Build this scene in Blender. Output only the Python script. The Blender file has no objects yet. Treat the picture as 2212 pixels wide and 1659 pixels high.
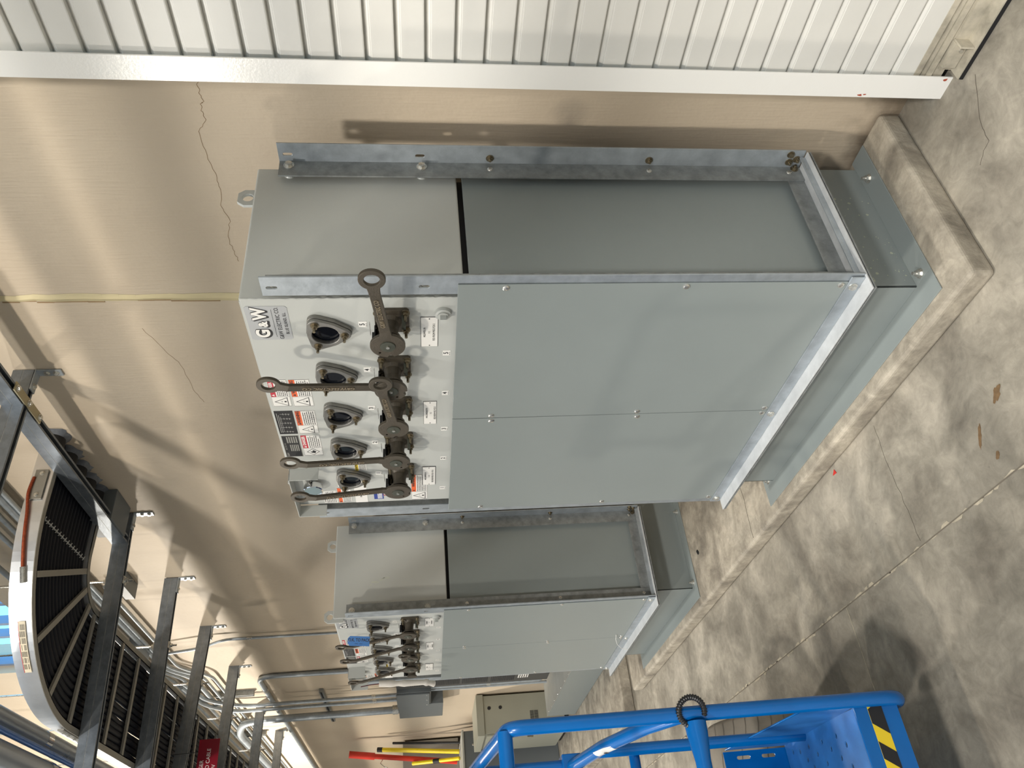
import bpy, bmesh, math, random
from mathutils import Vector, Matrix
random.seed(7)
C = bpy.context.scene.collection
sc = bpy.context.scene
PI = math.pi

# ------------------------------------------------------------------ camera
H = 1.6
yaw, pitch, roll, fpx = 0.951489, -0.122878, -0.023525, 1672.9
Fv = Vector((-math.sin(yaw)*math.cos(pitch), math.cos(yaw)*math.cos(pitch), math.sin(pitch)))
Rv = Fv.cross(Vector((0, 0, 1))).normalized()
Uv = Rv.cross(Fv)
cr_, sr_ = math.cos(roll), math.sin(roll)
R2 = Rv*cr_ + Uv*sr_
U2 = Uv*cr_ - Rv*sr_
cd = bpy.data.cameras.new('camera')
cam = bpy.data.objects.new('camera', cd)
C.objects.link(cam)
# the photograph lies on its side: the world's up points to the picture's left
ix, iy = -U2, R2
m = Matrix(((ix.x, iy.x, -Fv.x, 1.5779), (ix.y, iy.y, -Fv.y, -2.008), (ix.z, iy.z, -Fv.z, H), (0, 0, 0, 1)))
cam.matrix_world = m
cd.sensor_fit = 'HORIZONTAL'
cd.sensor_width = 36.0
cd.lens = fpx/2212*36.0
cd.clip_end = 200
sc.camera = cam

# ------------------------------------------------------------------ world
w = bpy.data.worlds.new('world'); sc.world = w; w.use_nodes = True
wn = w.node_tree.nodes; wl = w.node_tree.links; wn.clear()
tc = wn.new('ShaderNodeTexCoord'); sx = wn.new('ShaderNodeSeparateXYZ')
mr = wn.new('ShaderNodeMapRange'); mr.inputs[1].default_value = 0.0; mr.inputs[2].default_value = 0.25
mx = wn.new('ShaderNodeMix'); mx.data_type = 'RGBA'
mx.inputs[6].default_value = (0.33, 0.328, 0.32, 1)       # the big open hall behind the photographer
mx.inputs[7].default_value = (0.50, 1.9, 3.2, 1)          # blue daylight beyond the high windows
bg = wn.new('ShaderNodeBackground'); bg.inputs[1].default_value = 1.0
wo = wn.new('ShaderNodeOutputWorld')
wl.new(tc.outputs['Generated'], sx.inputs[0]); wl.new(sx.outputs[1], mr.inputs[0])
wl.new(mr.outputs[0], mx.inputs[0]); mz = wn.new('ShaderNodeMapRange'); mz.inputs[1].default_value = 0.28; mz.inputs[2].default_value = 0.48; wl.new(sx.outputs[2], mz.inputs[0])
mx2 = wn.new('ShaderNodeMix'); mx2.data_type = 'RGBA'; mx2.inputs[7].default_value = (1.0, 1.15, 1.35, 1)   # sky glow through added roof gaps, brightens metal reflections
mx2.inputs[6].default_value = (0.33, 0.328, 0.32, 1)
wl.new(mz.outputs[0], mx2.inputs[0]); wl.new(mx2.outputs[2], mx.inputs[6]); wl.new(mx.outputs[2], bg.inputs[0]); wl.new(bg.outputs[0], wo.inputs[0])

# ------------------------------------------------------------------ lights (high-bay lamps of the hall)
def lamp(name, loc, target, size, power, col):
    d = bpy.data.lights.new(name, 'AREA'); d.shape = 'DISK'; d.size = size
    d.energy = power; d.color = col
    o = bpy.data.objects.new(name, d); C.objects.link(o); o.location = loc
    o.rotation_euler = (Vector(target)-Vector(loc)).to_track_quat('-Z', 'Y').to_euler()
    return o
WARM = (1.0, 0.92, 0.80); NEUT = (1.0, 0.97, 0.92)
lamp('bay_lamp_main', (0.8, -6.0, 5.7), (-0.6, -0.8, 1.4), 0.34, 180, WARM)
lamp('bay_lamp_left', (-3.4, -6.0, 5.7), (-2.6, -0.8, 1.4), 0.16, 75, WARM)
lamp('bay_lamp_high', (0.4, -3.7, 7.3), (0.2, -1.8, 0), 0.45, 290, NEUT)
lamp('bay_lamp_far', (-9.0, -3.4, 5.0), (-9.0, -0.6, 0.5), 0.5, 640, WARM)
lamp('bay_lamp_back', (-5.6, -9.4, 5.0), (-2.0, -0.6, 1.8), 0.5, 130, WARM)
lamp('bay_lamp_right', (5.0, -6.0, 7.2), (0.4, -0.8, 0.6), 0.8, 520, NEUT)

sc.view_settings.view_transform = 'Standard'
sc.view_settings.look = 'None'
sc.view_settings.gamma = 1.0
sc.view_settings.use_curve_mapping = False
sc.view_settings.exposure = 0.03

# ------------------------------------------------------------------ materials
MATS = {}
def mat(name, col, rough=0.5, metal=0.0, var=0.0, scale=8.0, bump=0.0, bscale=60.0, emis=None, stretch=None, spec=0.5):
    if name in MATS: return MATS[name]
    mt = bpy.data.materials.new(name); mt.use_nodes = True
    nt = mt.node_tree; b = nt.nodes['Principled BSDF']
    b.inputs['Base Color'].default_value = (*col, 1); b.inputs['Roughness'].default_value = rough
    b.inputs['Metallic'].default_value = metal
    b.inputs['Specular IOR Level'].default_value = spec
    if emis:
        b.inputs['Emission Color'].default_value = (*emis[:3], 1); b.inputs['Emission Strength'].default_value = emis[3]
    if var or bump:
        t = nt.nodes.new('ShaderNodeTexCoord'); mp = nt.nodes.new('ShaderNodeMapping')
        if stretch: mp.inputs['Scale'].default_value = stretch
        nt.links.new(t.outputs['Object'], mp.inputs[0])
    if var:
        n = nt.nodes.new('ShaderNodeTexNoise'); n.inputs['Scale'].default_value = scale; n.inputs['Detail'].default_value = 6
        n.inputs['Roughness'].default_value = 0.6
        r = nt.nodes.new('ShaderNodeValToRGB')
        r.color_ramp.elements[0].position = 0.3; r.color_ramp.elements[1].position = 0.7
        r.color_ramp.elements[0].color = (*[c*(1-var) for c in col], 1)
        r.color_ramp.elements[1].color = (*[min(1, c*(1+var)) for c in col], 1)
        nt.links.new(mp.outputs[0], n.inputs[0]); nt.links.new(n.outputs[0], r.inputs[0]); nt.links.new(r.outputs[0], b.inputs['Base Color'])
        rr = nt.nodes.new('ShaderNodeMapRange'); rr.inputs[3].default_value = max(0, rough-0.08); rr.inputs[4].default_value = min(1, rough+0.08)
        nt.links.new(n.outputs[0], rr.inputs[0]); nt.links.new(rr.outputs[0], b.inputs['Roughness'])
    if bump:
        n2 = nt.nodes.new('ShaderNodeTexNoise'); n2.inputs['Scale'].default_value = bscale; n2.inputs['Detail'].default_value = 4
        bp = nt.nodes.new('ShaderNodeBump'); bp.inputs['Strength'].default_value = bump; bp.inputs['Distance'].default_value = 0.004
        nt.links.new(mp.outputs[0], n2.inputs[0]); nt.links.new(n2.outputs[0], bp.inputs['Height']); nt.links.new(bp.outputs[0], b.inputs['Normal'])
    MATS[name] = mt
    return mt

def hexc(r, g, b):
    f = lambda v: ((v/255)/12.92 if v/255 <= 0.04045 else ((v/255+0.055)/1.055)**2.4)
    return (f(r), f(g), f(b))
tank_m = mat('light_grey_enamel', hexc(186, 188, 183), 0.42, var=0.03, scale=3, bump=0.05, bscale=300)
panel_m = mat('grey_green_enamel', hexc(134, 141, 139), 0.40, var=0.03, scale=2.5, bump=0.05, bscale=400)
galv = mat('galvanised_steel', hexc(166, 173, 178), 0.45, 0.6, var=0.16, scale=22, bump=0.12, bscale=90)
galv_toplit = mat('toplit_galvanised_steel', hexc(196, 198, 198), 0.55, 0.3, var=0.1, scale=18, bump=0.15, bscale=90)  # paler galvanised copy, overhead light painted into the flat legs
galvd = mat('dull_galvanised_steel', hexc(140, 143, 142), 0.5, 0.5, var=0.25, scale=30, bump=0.15, bscale=90)
zinc = mat('zinc_bolt_metal', hexc(205, 203, 196), 0.28, 0.85, var=0.15, scale=60)
brassy = mat('yellow_zinc_bolt_metal', hexc(128, 118, 98), 0.35, 0.85, var=0.2, scale=60)
cast = mat('stainless_casting', hexc(140, 138, 133), 0.36, 0.7, var=0.1, scale=40, bump=0.1, bscale=200)
bronze = mat('bronze_casting', hexc(80, 73, 62), 0.46, 0.35, var=0.12, scale=25, bump=0.2, bscale=220)
bronze2 = mat('bronze_machined', hexc(86, 88, 78), 0.35, 0.5, var=0.12, scale=40)
blackp = mat('black_plastic', (0.012, 0.012, 0.013), 0.35)
blackm = mat('black_matt', (0.01, 0.01, 0.011), 0.7)
white = mat('white_sticker', hexc(232, 230, 224), 0.4)
red = mat('red_sticker', hexc(190, 30, 52), 0.4)
orange = mat('orange_sticker', hexc(232, 98, 42), 0.4)
yellow = mat('yellow_sticker', hexc(225, 195, 40), 0.4)
bluem = mat('blue_sticker', hexc(40, 62, 140), 0.4)
ink = mat('black_ink', (0.015, 0.015, 0.017), 0.5)
silver = mat('silver_decal', hexc(178, 180, 181), 0.35, 0.25)
plategrey = mat('engraved_plate_grey', hexc(150, 148, 140), 0.4, 0.3)
chrome = mat('chrome', (0.8, 0.8, 0.79), 0.08, 1.0)
alum = mat('mill_aluminium', hexc(226, 226, 226), 0.30, 0.80, var=0.08, scale=9, bump=0.03, bscale=30)
alumd = mat('aluminium_extrusion', hexc(150, 146, 136), 0.5, 0.5, var=0.06, scale=12)
trimw = mat('white_gloss_paint', hexc(246, 244, 238), 0.17, var=0.02, scale=3, bump=0.08, bscale=120)
bluep = mat('blue_gloss_paint', hexc(0, 94, 166), 0.22, var=0.10, scale=5, bump=0.04, bscale=90)
blued = mat('blue_worn_paint', hexc(44, 108, 172), 0.45, var=0.28, scale=7, bump=0.05, bscale=90)
navy = mat('navy_paint', hexc(16, 40, 92), 0.35, var=0.1)
tirem = mat('grey_tyre_rubber', hexc(128, 120, 108), 0.8, var=0.08, scale=12, bump=0.2, bscale=80)
cablem = mat('black_cable_jacket', (0.006, 0.007, 0.011), 0.5, spec=0.15)
copper = mat('copper_braid', hexc(160, 78, 50), 0.45, 0.7, var=0.3, scale=90, bump=0.4, bscale=500)
boxgrey = mat('box_grey_enamel', hexc(95, 100, 102), 0.45, var=0.04, scale=3)
boxdark = mat('dark_louvre_enamel', hexc(64, 64, 62), 0.5, var=0.04)
beigebox = mat('beige_cabinet_enamel', hexc(150, 150, 136), 0.45, var=0.04, scale=3)
dusty = mat('dusty_steel_top', hexc(165, 166, 160), 0.55, 0.2, var=0.12, scale=6)
redp = mat('red_fibreglass', hexc(200, 50, 30), 0.35, var=0.08)
yellowp = mat('yellow_fibreglass', hexc(225, 200, 30), 0.35, var=0.08)
signred = mat('red_sign_board', hexc(128, 5, 30), 0.35)
bluetag = mat('blue_tag_card', hexc(52, 108, 170), 0.5)
paper = mat('white_paper', hexc(214, 208, 198), 0.6, var=0.06, scale=20)
sealant = mat('grey_sealant', hexc(96, 100, 106), 0.6, var=0.3, scale=30, bump=0.6, bscale=40)
foam = mat('cream_joint_sealant', hexc(206, 192, 152), 0.6, var=0.18, scale=9, bump=0.5, bscale=30, stretch=(1, 1, 0.25))
bronzew = mat('worn_bronze_lettering', hexc(150, 137, 116), 0.4, 0.4)
holem = mat('dark_gap', (0.015, 0.014, 0.013), 0.9)
crackm = mat('crack_dark', hexc(150, 124, 92), 0.9)
crackf = mat('floor_crack_dark', hexc(92, 84, 74), 0.9)
jointlight = mat('joint_filler', hexc(178, 168, 148), 0.8, var=0.25, scale=40, bump=0.5, bscale=60)
pipem = mat('painted_pipe', hexc(160, 168, 176), 0.3, 0.4, var=0.05)

def glassmat():
    mt = bpy.data.materials.new('window_glass'); mt.use_nodes = True
    nt = mt.node_tree; b = nt.nodes['Principled BSDF']
    b.inputs['Base Color'].default_value = (0.004, 0.005, 0.008, 1); b.inputs['Roughness'].default_value = 0.05; b.inputs['Specular IOR Level'].default_value = 0.35
    return mt
viewglass = glassmat()
def clearglass():
    mt = bpy.data.materials.new('clear_glazing'); mt.use_nodes = True
    nt = mt.node_tree; nt.nodes.clear()
    o = nt.nodes.new('ShaderNodeOutputMaterial'); t = nt.nodes.new('ShaderNodeBsdfTransparent'); g = nt.nodes.new('ShaderNodeBsdfGlossy')
    g.inputs['Roughness'].default_value = 0.02; mxs = nt.nodes.new('ShaderNodeMixShader'); mxs.inputs[0].default_value = 0.08
    nt.links.new(t.outputs[0], mxs.inputs[1]); nt.links.new(g.outputs[0], mxs.inputs[2]); nt.links.new(mxs.outputs[0], o.inputs[0])
    return mt
clear = clearglass()

def wallmat():
    mt = bpy.data.materials.new('beige_painted_concrete'); mt.use_nodes = True
    nt = mt.node_tree; N = nt.nodes; L = nt.links; b = N['Principled BSDF']; b.inputs['Roughness'].default_value = 0.62
    t = N.new('ShaderNodeTexCoord')
    n = N.new('ShaderNodeTexNoise'); n.inputs['Scale'].default_value = 1.3; n.inputs['Detail'].default_value = 6
    r = N.new('ShaderNodeValToRGB'); r.color_ramp.elements[0].position = 0.3; r.color_ramp.elements[1].position = 0.72
    r.color_ramp.elements[0].color = (*hexc(192, 176, 154), 1); r.color_ramp.elements[1].color = (*hexc(202, 187, 165), 1)
    L.new(t.outputs['Object'], n.inputs[0]); L.new(n.outputs[0], r.inputs[0])
    # grime near the floor
    s = N.new('ShaderNodeSeparateXYZ'); L.new(t.outputs['Object'], s.inputs[0])
    n3 = N.new('ShaderNodeTexNoise'); n3.inputs['Scale'].default_value = 9; n3.inputs['Detail'].default_value = 8; L.new(t.outputs['Object'], n3.inputs[0])
    add = N.new('ShaderNodeMath'); add.operation = 'MULTIPLY_ADD'; L.new(n3.outputs[0], add.inputs[0]); add.inputs[1].default_value = -0.38; L.new(s.outputs[2], add.inputs[2])
    mr1 = N.new('ShaderNodeMapRange'); mr1.inputs[1].default_value = -0.16; mr1.inputs[2].default_value = 0.0; mr1.inputs[3].default_value = 0.85; mr1.inputs[4].default_value = 0.0
    L.new(add.outputs[0], mr1.inputs[0])
    mixg = N.new('ShaderNodeMix'); mixg.data_type = 'RGBA'; L.new(mr1.outputs[0], mixg.inputs[0]); L.new(r.outputs[0], mixg.inputs[6])
    mixg.inputs[7].default_value = (*hexc(96, 84, 68), 1)
    # small scuffs
    n4 = N.new('ShaderNodeTexNoise'); n4.inputs['Scale'].default_value = 30; n4.inputs['Detail'].default_value = 2; L.new(t.outputs['Object'], n4.inputs[0])
    g4 = N.new('ShaderNodeMapRange'); g4.inputs[1].default_value = 0.79; g4.inputs[2].default_value = 0.83; g4.inputs[4].default_value = 0.5; L.new(n4.outputs[0], g4.inputs[0])
    mix2 = N.new('ShaderNodeMix'); mix2.data_type = 'RGBA'; L.new(g4.outputs[0], mix2.inputs[0]); L.new(mixg.outputs[2], mix2.inputs[6]); mix2.inputs[7].default_value = (*hexc(110, 88, 66), 1)
    L.new(mix2.outputs[2], b.inputs['Base Color'])
    mp = N.new('ShaderNodeMapping'); mp.inputs['Scale'].default_value = (70, 70, 6); L.new(t.outputs['Object'], mp.inputs[0])
    n2 = N.new('ShaderNodeTexNoise'); n2.inputs['Scale'].default_value = 1.6; n2.inputs['Detail'].default_value = 5; L.new(mp.outputs[0], n2.inputs[0])
    n5 = N.new('ShaderNodeTexNoise'); n5.inputs['Scale'].default_value = 26; n5.inputs['Detail'].default_value = 4; L.new(t.outputs['Object'], n5.inputs[0])
    ad = N.new('ShaderNodeMath'); ad.operation = 'ADD'; L.new(n2.outputs[0], ad.inputs[0]); L.new(n5.outputs[0], ad.inputs[1])
    bp = N.new('ShaderNodeBump'); bp.inputs['Strength'].default_value = 0.45; bp.inputs['Distance'].default_value = 0.004
    L.new(ad.outputs[0], bp.inputs['Height']); L.new(bp.outputs[0], b.inputs['Normal'])
    return mt
wall_m = wallmat()

def concrete(name, c0, c1, c2, sc1=2.0, rough=0.6, dark=0.0, bump=0.25, smear=(1, 1, 1)):
    mt = bpy.data.materials.new(name); mt.use_nodes = True
    nt = mt.node_tree; N = nt.nodes; L = nt.links; b = N['Principled BSDF']; b.inputs['Roughness'].default_value = rough
    t = N.new('ShaderNodeTexCoord'); mp = N.new('ShaderNodeMapping'); mp.inputs['Scale'].default_value = smear; L.new(t.outputs['Object'], mp.inputs[0])
    n = N.new('ShaderNodeTexNoise'); n.inputs['Scale'].default_value = sc1; n.inputs['Detail'].default_value = 9; n.inputs['Roughness'].default_value = 0.62; n.inputs['Distortion'].default_value = 0.5
    L.new(mp.outputs[0], n.inputs[0])
    r = N.new('ShaderNodeValToRGB'); e = r.color_ramp.elements; e[0].position = 0.30; e[1].position = 0.72
    e[0].color = (*c0, 1); e[1].color = (*c2, 1); k = e.new(0.5); k.color = (*c1, 1)
    L.new(n.outputs[0], r.inputs[0])
    n2 = N.new('ShaderNodeTexNoise'); n2.inputs['Scale'].default_value = sc1*0.35; n2.inputs['Detail'].default_value = 5; L.new(mp.outputs[0], n2.inputs[0])
    mr2 = N.new('ShaderNodeMapRange'); mr2.inputs[1].default_value = 0.35; mr2.inputs[2].default_value = 0.65; mr2.inputs[3].default_value = 1-dark; mr2.inputs[4].default_value = 1.06
    L.new(n2.outputs[0], mr2.inputs[0])
    mu = N.new('ShaderNodeMix'); mu.data_type = 'RGBA'; mu.blend_type = 'MULTIPLY'; mu.inputs[0].default_value = 1.0
    L.new(r.outputs[0], mu.inputs[6]); L.new(mr2.outputs[0], mu.inputs[7])
    nf = N.new('ShaderNodeTexNoise'); nf.inputs['Scale'].default_value = 17; nf.inputs['Detail'].default_value = 10; nf.inputs['Roughness'].default_value = 0.72; nf.inputs['Distortion'].default_value = 1.2; L.new(mp.outputs[0], nf.inputs[0])
    mf = N.new('ShaderNodeMapRange'); mf.inputs[1].default_value = 0.3; mf.inputs[2].default_value = 0.7; mf.inputs[3].default_value = 0.78; mf.inputs[4].default_value = 1.18; L.new(nf.outputs[0], mf.inputs[0])
    mq = N.new('ShaderNodeMix'); mq.data_type = 'RGBA'; mq.blend_type = 'MULTIPLY'; mq.inputs[0].default_value = 1.0; L.new(mu.outputs[2], mq.inputs[6]); L.new(mf.outputs[0], mq.inputs[7]); mu = mq
    n3 = N.new('ShaderNodeTexNoise'); n3.inputs['Scale'].default_value = 45; n3.inputs['Detail'].default_value = 3; L.new(t.outputs['Object'], n3.inputs[0])
    m3 = N.new('ShaderNodeMapRange'); m3.inputs[1].default_value = 0.70; m3.inputs[2].default_value = 0.8; m3.inputs[4].default_value = 0.45; L.new(n3.outputs[0], m3.inputs[0])
    mx3 = N.new('ShaderNodeMix'); mx3.data_type = 'RGBA'; L.new(m3.outputs[0], mx3.inputs[0]); L.new(mu.outputs[2], mx3.inputs[6]); mx3.inputs[7].default_value = (*[v*0.45 for v in c0], 1)
    L.new(mx3.outputs[2], b.inputs['Base Color'])
    bp = N.new('ShaderNodeBump'); bp.inputs['Strength'].default_value = bump; bp.inputs['Distance'].default_value = 0.004
    L.new(n3.outputs[0], bp.inputs['Height']); L.new(bp.outputs[0], b.inputs['Normal'])
    return mt
floor_m = concrete('mottled_floor_concrete', hexc(112, 105, 94), hexc(153, 146, 132), hexc(190, 181, 165), 3.4, 0.55, 0.26, 0.2)
pad_m = concrete('pad_concrete', hexc(116, 108, 96), hexc(158, 149, 133), hexc(194, 184, 166), 6, 0.75, 0.15, 0.6)

def slatmat():
    return mat('door_slat_paint', hexc(219, 217, 210), 0.33, var=0.04, scale=4, bump=0.08, bscale=60)
slat_m = slatmat()

# ------------------------------------------------------------------ mesh helpers
def each(name, parent, items):
    for it in items:
        g = G(); getattr(g, it[0])(*it[1:]); g.build(name, parent)
class G:
    def __init__(s): s.v = []; s.f = []; s.m = []; s.mats = []; s.sm = []
    def mi(s, m):
        if m not in s.mats: s.mats.append(m)
        return s.mats.index(m)
    def quad(s, vs, fs, m, smooth=False):
        o = len(s.v); s.v += [tuple(p) for p in vs]; k = s.mi(m)
        for f in fs: s.f.append(tuple(i+o for i in f)); s.m.append(k); s.sm.append(smooth)
        return s
    def box(s, x0, x1, y0, y1, z0, z1, m):
        return s.quad([(x0, y0, z0), (x1, y0, z0), (x1, y1, z0), (x0, y1, z0), (x0, y0, z1), (x1, y0, z1), (x1, y1, z1), (x0, y1, z1)],
                      [(3, 2, 1, 0), (4, 5, 6, 7), (0, 1, 5, 4), (1, 2, 6, 5), (2, 3, 7, 6), (3, 0, 4, 7)], m)
    def prism(s, pts, a, b, m, axis='x'):
        # extrude a 2-D outline along an axis; pts are the two other coordinates
        def P(t, p):
            return {'x': (t, p[0], p[1]), 'y': (p[0], t, p[1]), 'z': (p[0], p[1], t)}[axis]
        n = len(pts); vs = [P(a, p) for p in pts]+[P(b, p) for p in pts]
        fs = [tuple(range(n))[::-1], tuple(range(n, 2*n))]+[(i, (i+1) % n, n+(i+1) % n, n+i) for i in range(n)]
        return s.quad(vs, fs, m)
    def cyl(s, p0, p1, r, m, seg=20, r2=None, cap=True, rot=0.0):
        p0 = Vector(p0); p1 = Vector(p1); d = (p1-p0).normalized()
        a = d.orthogonal().normalized()
        if abs(d.z) < 0.9: a = d.cross(Vector((0, 0, 1))).normalized()
        b = d.cross(a); r2 = r if r2 is None else r2
        vs = []
        for (c, q) in ((p0, r), (p1, r2)):
            for i in range(seg):
                t = 2*PI*i/seg+rot; vs.append(c+(a*math.cos(t)+b*math.sin(t))*q)
        s.quad(vs, [(i, (i+1) % seg, seg+(i+1) % seg, seg+i) for i in range(seg)], m, seg > 8)
        if cap: s.quad(vs, [tuple(range(seg))[::-1], tuple(range(seg, 2*seg))], m)
        return s
    def tube(s, path, r, m, seg=12, cap=True):
        path = [Vector(p) for p in path]; rings = []; a = None
        for i, p in enumerate(path):
            d = ((path[min(i+1, len(path)-1)]-path[max(i-1, 0)])).normalized()
            if a is None: a = d.orthogonal().normalized()
            a = (a-d*a.dot(d)).normalized(); b = d.cross(a)
            rr = r[i] if isinstance(r, (list, tuple)) else r
            rings.append([p+(a*math.cos(2*PI*k/seg)+b*math.sin(2*PI*k/seg))*rr for k in range(seg)])
        vs = [v for rg in rings for v in rg]; n = len(rings)
        s.quad(vs, [(j*seg+k, j*seg+(k+1) % seg, (j+1)*seg+(k+1) % seg, (j+1)*seg+k) for j in range(n-1) for k in range(seg)], m, True)
        if cap: s.quad(vs, [tuple(range(seg))[::-1], tuple(range((n-1)*seg, n*seg))], m)
        return s
    def lathe(s, o, d, prof, m, seg=28):
        # prof: (distance along d, radius)
        o = Vector(o); d = Vector(d).normalized(); a = d.orthogonal().normalized(); b = d.cross(a)
        vs = [o+d*t+(a*math.cos(2*PI*k/seg)+b*math.sin(2*PI*k/seg))*r for t, r in prof for k in range(seg)]
        n = len(prof)
        s.quad(vs, [(j*seg+k, j*seg+(k+1) % seg, (j+1)*seg+(k+1) % seg, (j+1)*seg+k) for j in range(n-1) for k in range(seg)], m, False)
        s.quad(vs, [tuple(range(seg))[::-1], tuple(range((n-1)*seg, n*seg))], m)
        return s
    def hexbolt(s, p, n, r=0.009, h=0.007, m=None, washer=True, stud=0.0):
        p = Vector(p); n = Vector(n).normalized(); m = m or zinc
        t = 0
        if washer: s.cyl(p, p+n*0.002, r*1.45, m, 18); t = 0.002
        s.cyl(p+n*t, p+n*(t+h), r, m, 6)
        if stud: s.cyl(p+n*(t+h), p+n*(t+h+stud), r*0.5, m, 10)
        return s
    def dome(s, p, n, r=0.008, h=0.004, m=None):
        m = m or zinc
        s.lathe(p, n, [(0, r), (h*0.5, r*0.92), (h*0.85, r*0.6), (h, r*0.2)], m, 14); return s
    def plate(s, outer, holes, t, o, a, b, m, bev=0.0):
        # flat plate with real holes, outline in (a, b) coordinates, thickness t centred on the frame's plane
        cu = bpy.data.curves.new('c', 'CURVE'); cu.dimensions = '2D'; cu.fill_mode = 'BOTH'; cu.extrude = t/2-bev; cu.bevel_depth = bev; cu.bevel_resolution = 1
        for poly in [outer]+list(holes):
            sp = cu.splines.new('POLY'); sp.points.add(len(poly)-1); sp.use_cyclic_u = True
            for i, p in enumerate(poly): sp.points[i].co = (p[0], p[1], 0, 1)
        s._curve(cu, o, a, b, m); return s
    def text(s, txt, size, o, a, b, m, ext=0.0002, off=0.0, align='CENTER', sx=1.0, shear=0.0):
        cu = bpy.data.curves.new('t', 'FONT'); cu.body = txt; cu.size = size; cu.extrude = ext; cu.offset = off; cu.align_x = align; cu.align_y = 'CENTER'; cu.shear = shear
        cu.resolution_u = 3 if size < 0.03 else 6
        s._curve(cu, o, Vector(a)*sx, b, m); return s
    def _curve(s, cu, o, a, b, m):
        ob = bpy.data.objects.new('tmp', cu); me = bpy.data.meshes.new_from_object(ob)
        a = Vector(a); b = Vector(b); n = a.normalized().cross(b.normalized()); o = Vector(o)
        s.quad([o+a*v.co.x+b*v.co.y+n*v.co.z for v in me.vertices], [tuple(p.vertices) for p in me.polygons], m)
        bpy.data.objects.remove(ob); bpy.data.meshes.remove(me); bpy.data.curves.remove(cu)
    def build(s, name, parent=None, bevel=0.0, seg=2, **tags):
        me = bpy.data.meshes.new(name); o = bpy.data.objects.new(name, me)
        off = Vector((0, 0, 0))
        if parent is not None: off = Vector(parent['_o'])
        else:
            xs = [v[0] for v in s.v]; ys = [v[1] for v in s.v]; zs = [v[2] for v in s.v]
            off = Vector(((min(xs)+max(xs))/2, (min(ys)+max(ys))/2, min(zs)))
            if tags.get('kind') == 'structure': off = Vector((0, 0, 0))
        me.from_pydata([tuple(Vector(v)-off) for v in s.v], [], s.f)
        for mm in s.mats: me.materials.append(mm)
        for i, p in enumerate(me.polygons): p.material_index = s.m[i]; p.use_smooth = s.sm[i]
        me.update()
        C.objects.link(o)
        if parent is not None: o.parent = parent
        else: o.location = off
        o['_o'] = tuple(off)
        if bevel:
            md = o.modifiers.new('edge', 'BEVEL'); md.width = bevel; md.segments = seg; md.limit_method = 'ANGLE'; md.angle_limit = 0.6
        for k, v in tags.items(): o[k] = v
        return o
def thing(name, loc, label, cat, group=None):
    o = bpy.data.objects.new(name, None); C.objects.link(o); o.location = loc; o['_o'] = tuple(loc)
    o.empty_display_size = 0.1
    o['label'] = label; o['category'] = cat
    if group: o['group'] = group
    return o
def circ(cx, cy, r, n=24, ry=None, a0=0, a1=2*PI, end=False):
    ry = ry or r; k = n+1 if end else n
    return [(cx+r*math.cos(a0+(a1-a0)*i/n), cy+ry*math.sin(a0+(a1-a0)*i/n)) for i in range(k)]
def slot(cx, cy, L, W, vert=True, n=6):
    h = (L-W)/2; p = []
    for i in range(n+1): t = PI*i/n; p.append((math.cos(t)*W/2, h+math.sin(t)*W/2))
    for i in range(n+1): t = PI+PI*i/n; p.append((math.cos(t)*W/2, -h+math.sin(t)*W/2))
    return [(cx+q[0], cy+q[1]) if vert else (cx+q[1], cy+q[0]) for q in p]
def bend(pts, r=0.1, n=6):
    # round the corners of a polyline
    pts = [Vector(p) for p in pts]; out = [pts[0]]
    for i in range(1, len(pts)-1):
        a, b, c = pts[i-1], pts[i], pts[i+1]; u = (a-b); v = (c-b)
        k = min(r, u.length*0.49, v.length*0.49); p = b+u.normalized()*k; q = b+v.normalized()*k
        for j in range(n+1):
            t = j/n; out.append(p*(1-t)**2+b*2*t*(1-t)+q*t*t)
    out.append(pts[-1]); return out
X = Vector((1, 0, 0)); Y = Vector((0, 1, 0)); Z = Vector((0, 0, 1))
YW = 0.07      # back wall face

# ------------------------------------------------------------------ the setting
g = G(); g.quad([(-22, -14, 0), (9, -14, 0), (9, 1, 0), (-22, 1, 0)], [(0, 1, 2, 3)], floor_m)
floor_o = g.build('floor', kind='structure')
# back wall with the high window openings
WX0, WX1, WZ0, WZ1 = -5.2, -2.9, 4.35, 5.25
g = G()
g.plate([(-22, 0), (0.375, 0), (0.375, 3.3), (9, 3.3), (9, 6.2), (-22, 6.2)], [[(WX0, WZ0), (WX1, WZ0), (WX1, WZ1), (WX0, WZ1)]], 0.24, (0, YW+0.12, 0), X, Z, wall_m)
g.build('wall_back', kind='structure')
g = G(); g.box(5.0, 9.0, YW, YW+0.24, 0, 3.3, wall_m); g.build('wall_right', kind='structure')
g = G(); g.box(-22.2, -22, -14, 0.3, 0, 6.2, wall_m); g.build('wall_far', kind='structure')
ceil_m = mat('white_deck_ceiling', hexc(190, 190, 186), 0.6)
g = G()
g.box(-22, 9, -2.6, 0.31, 6.2, 6.4, ceil_m); g.box(-22, 9, -3.4, -2.6, 7.6, 7.8, ceil_m); g.box(-22, 9, -7.6, -4.8, 7.6, 7.8, ceil_m); g.box(-22, 9, -2.7, -2.5, 6.2, 7.7, ceil_m)
g.build('ceiling', kind='structure')
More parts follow.
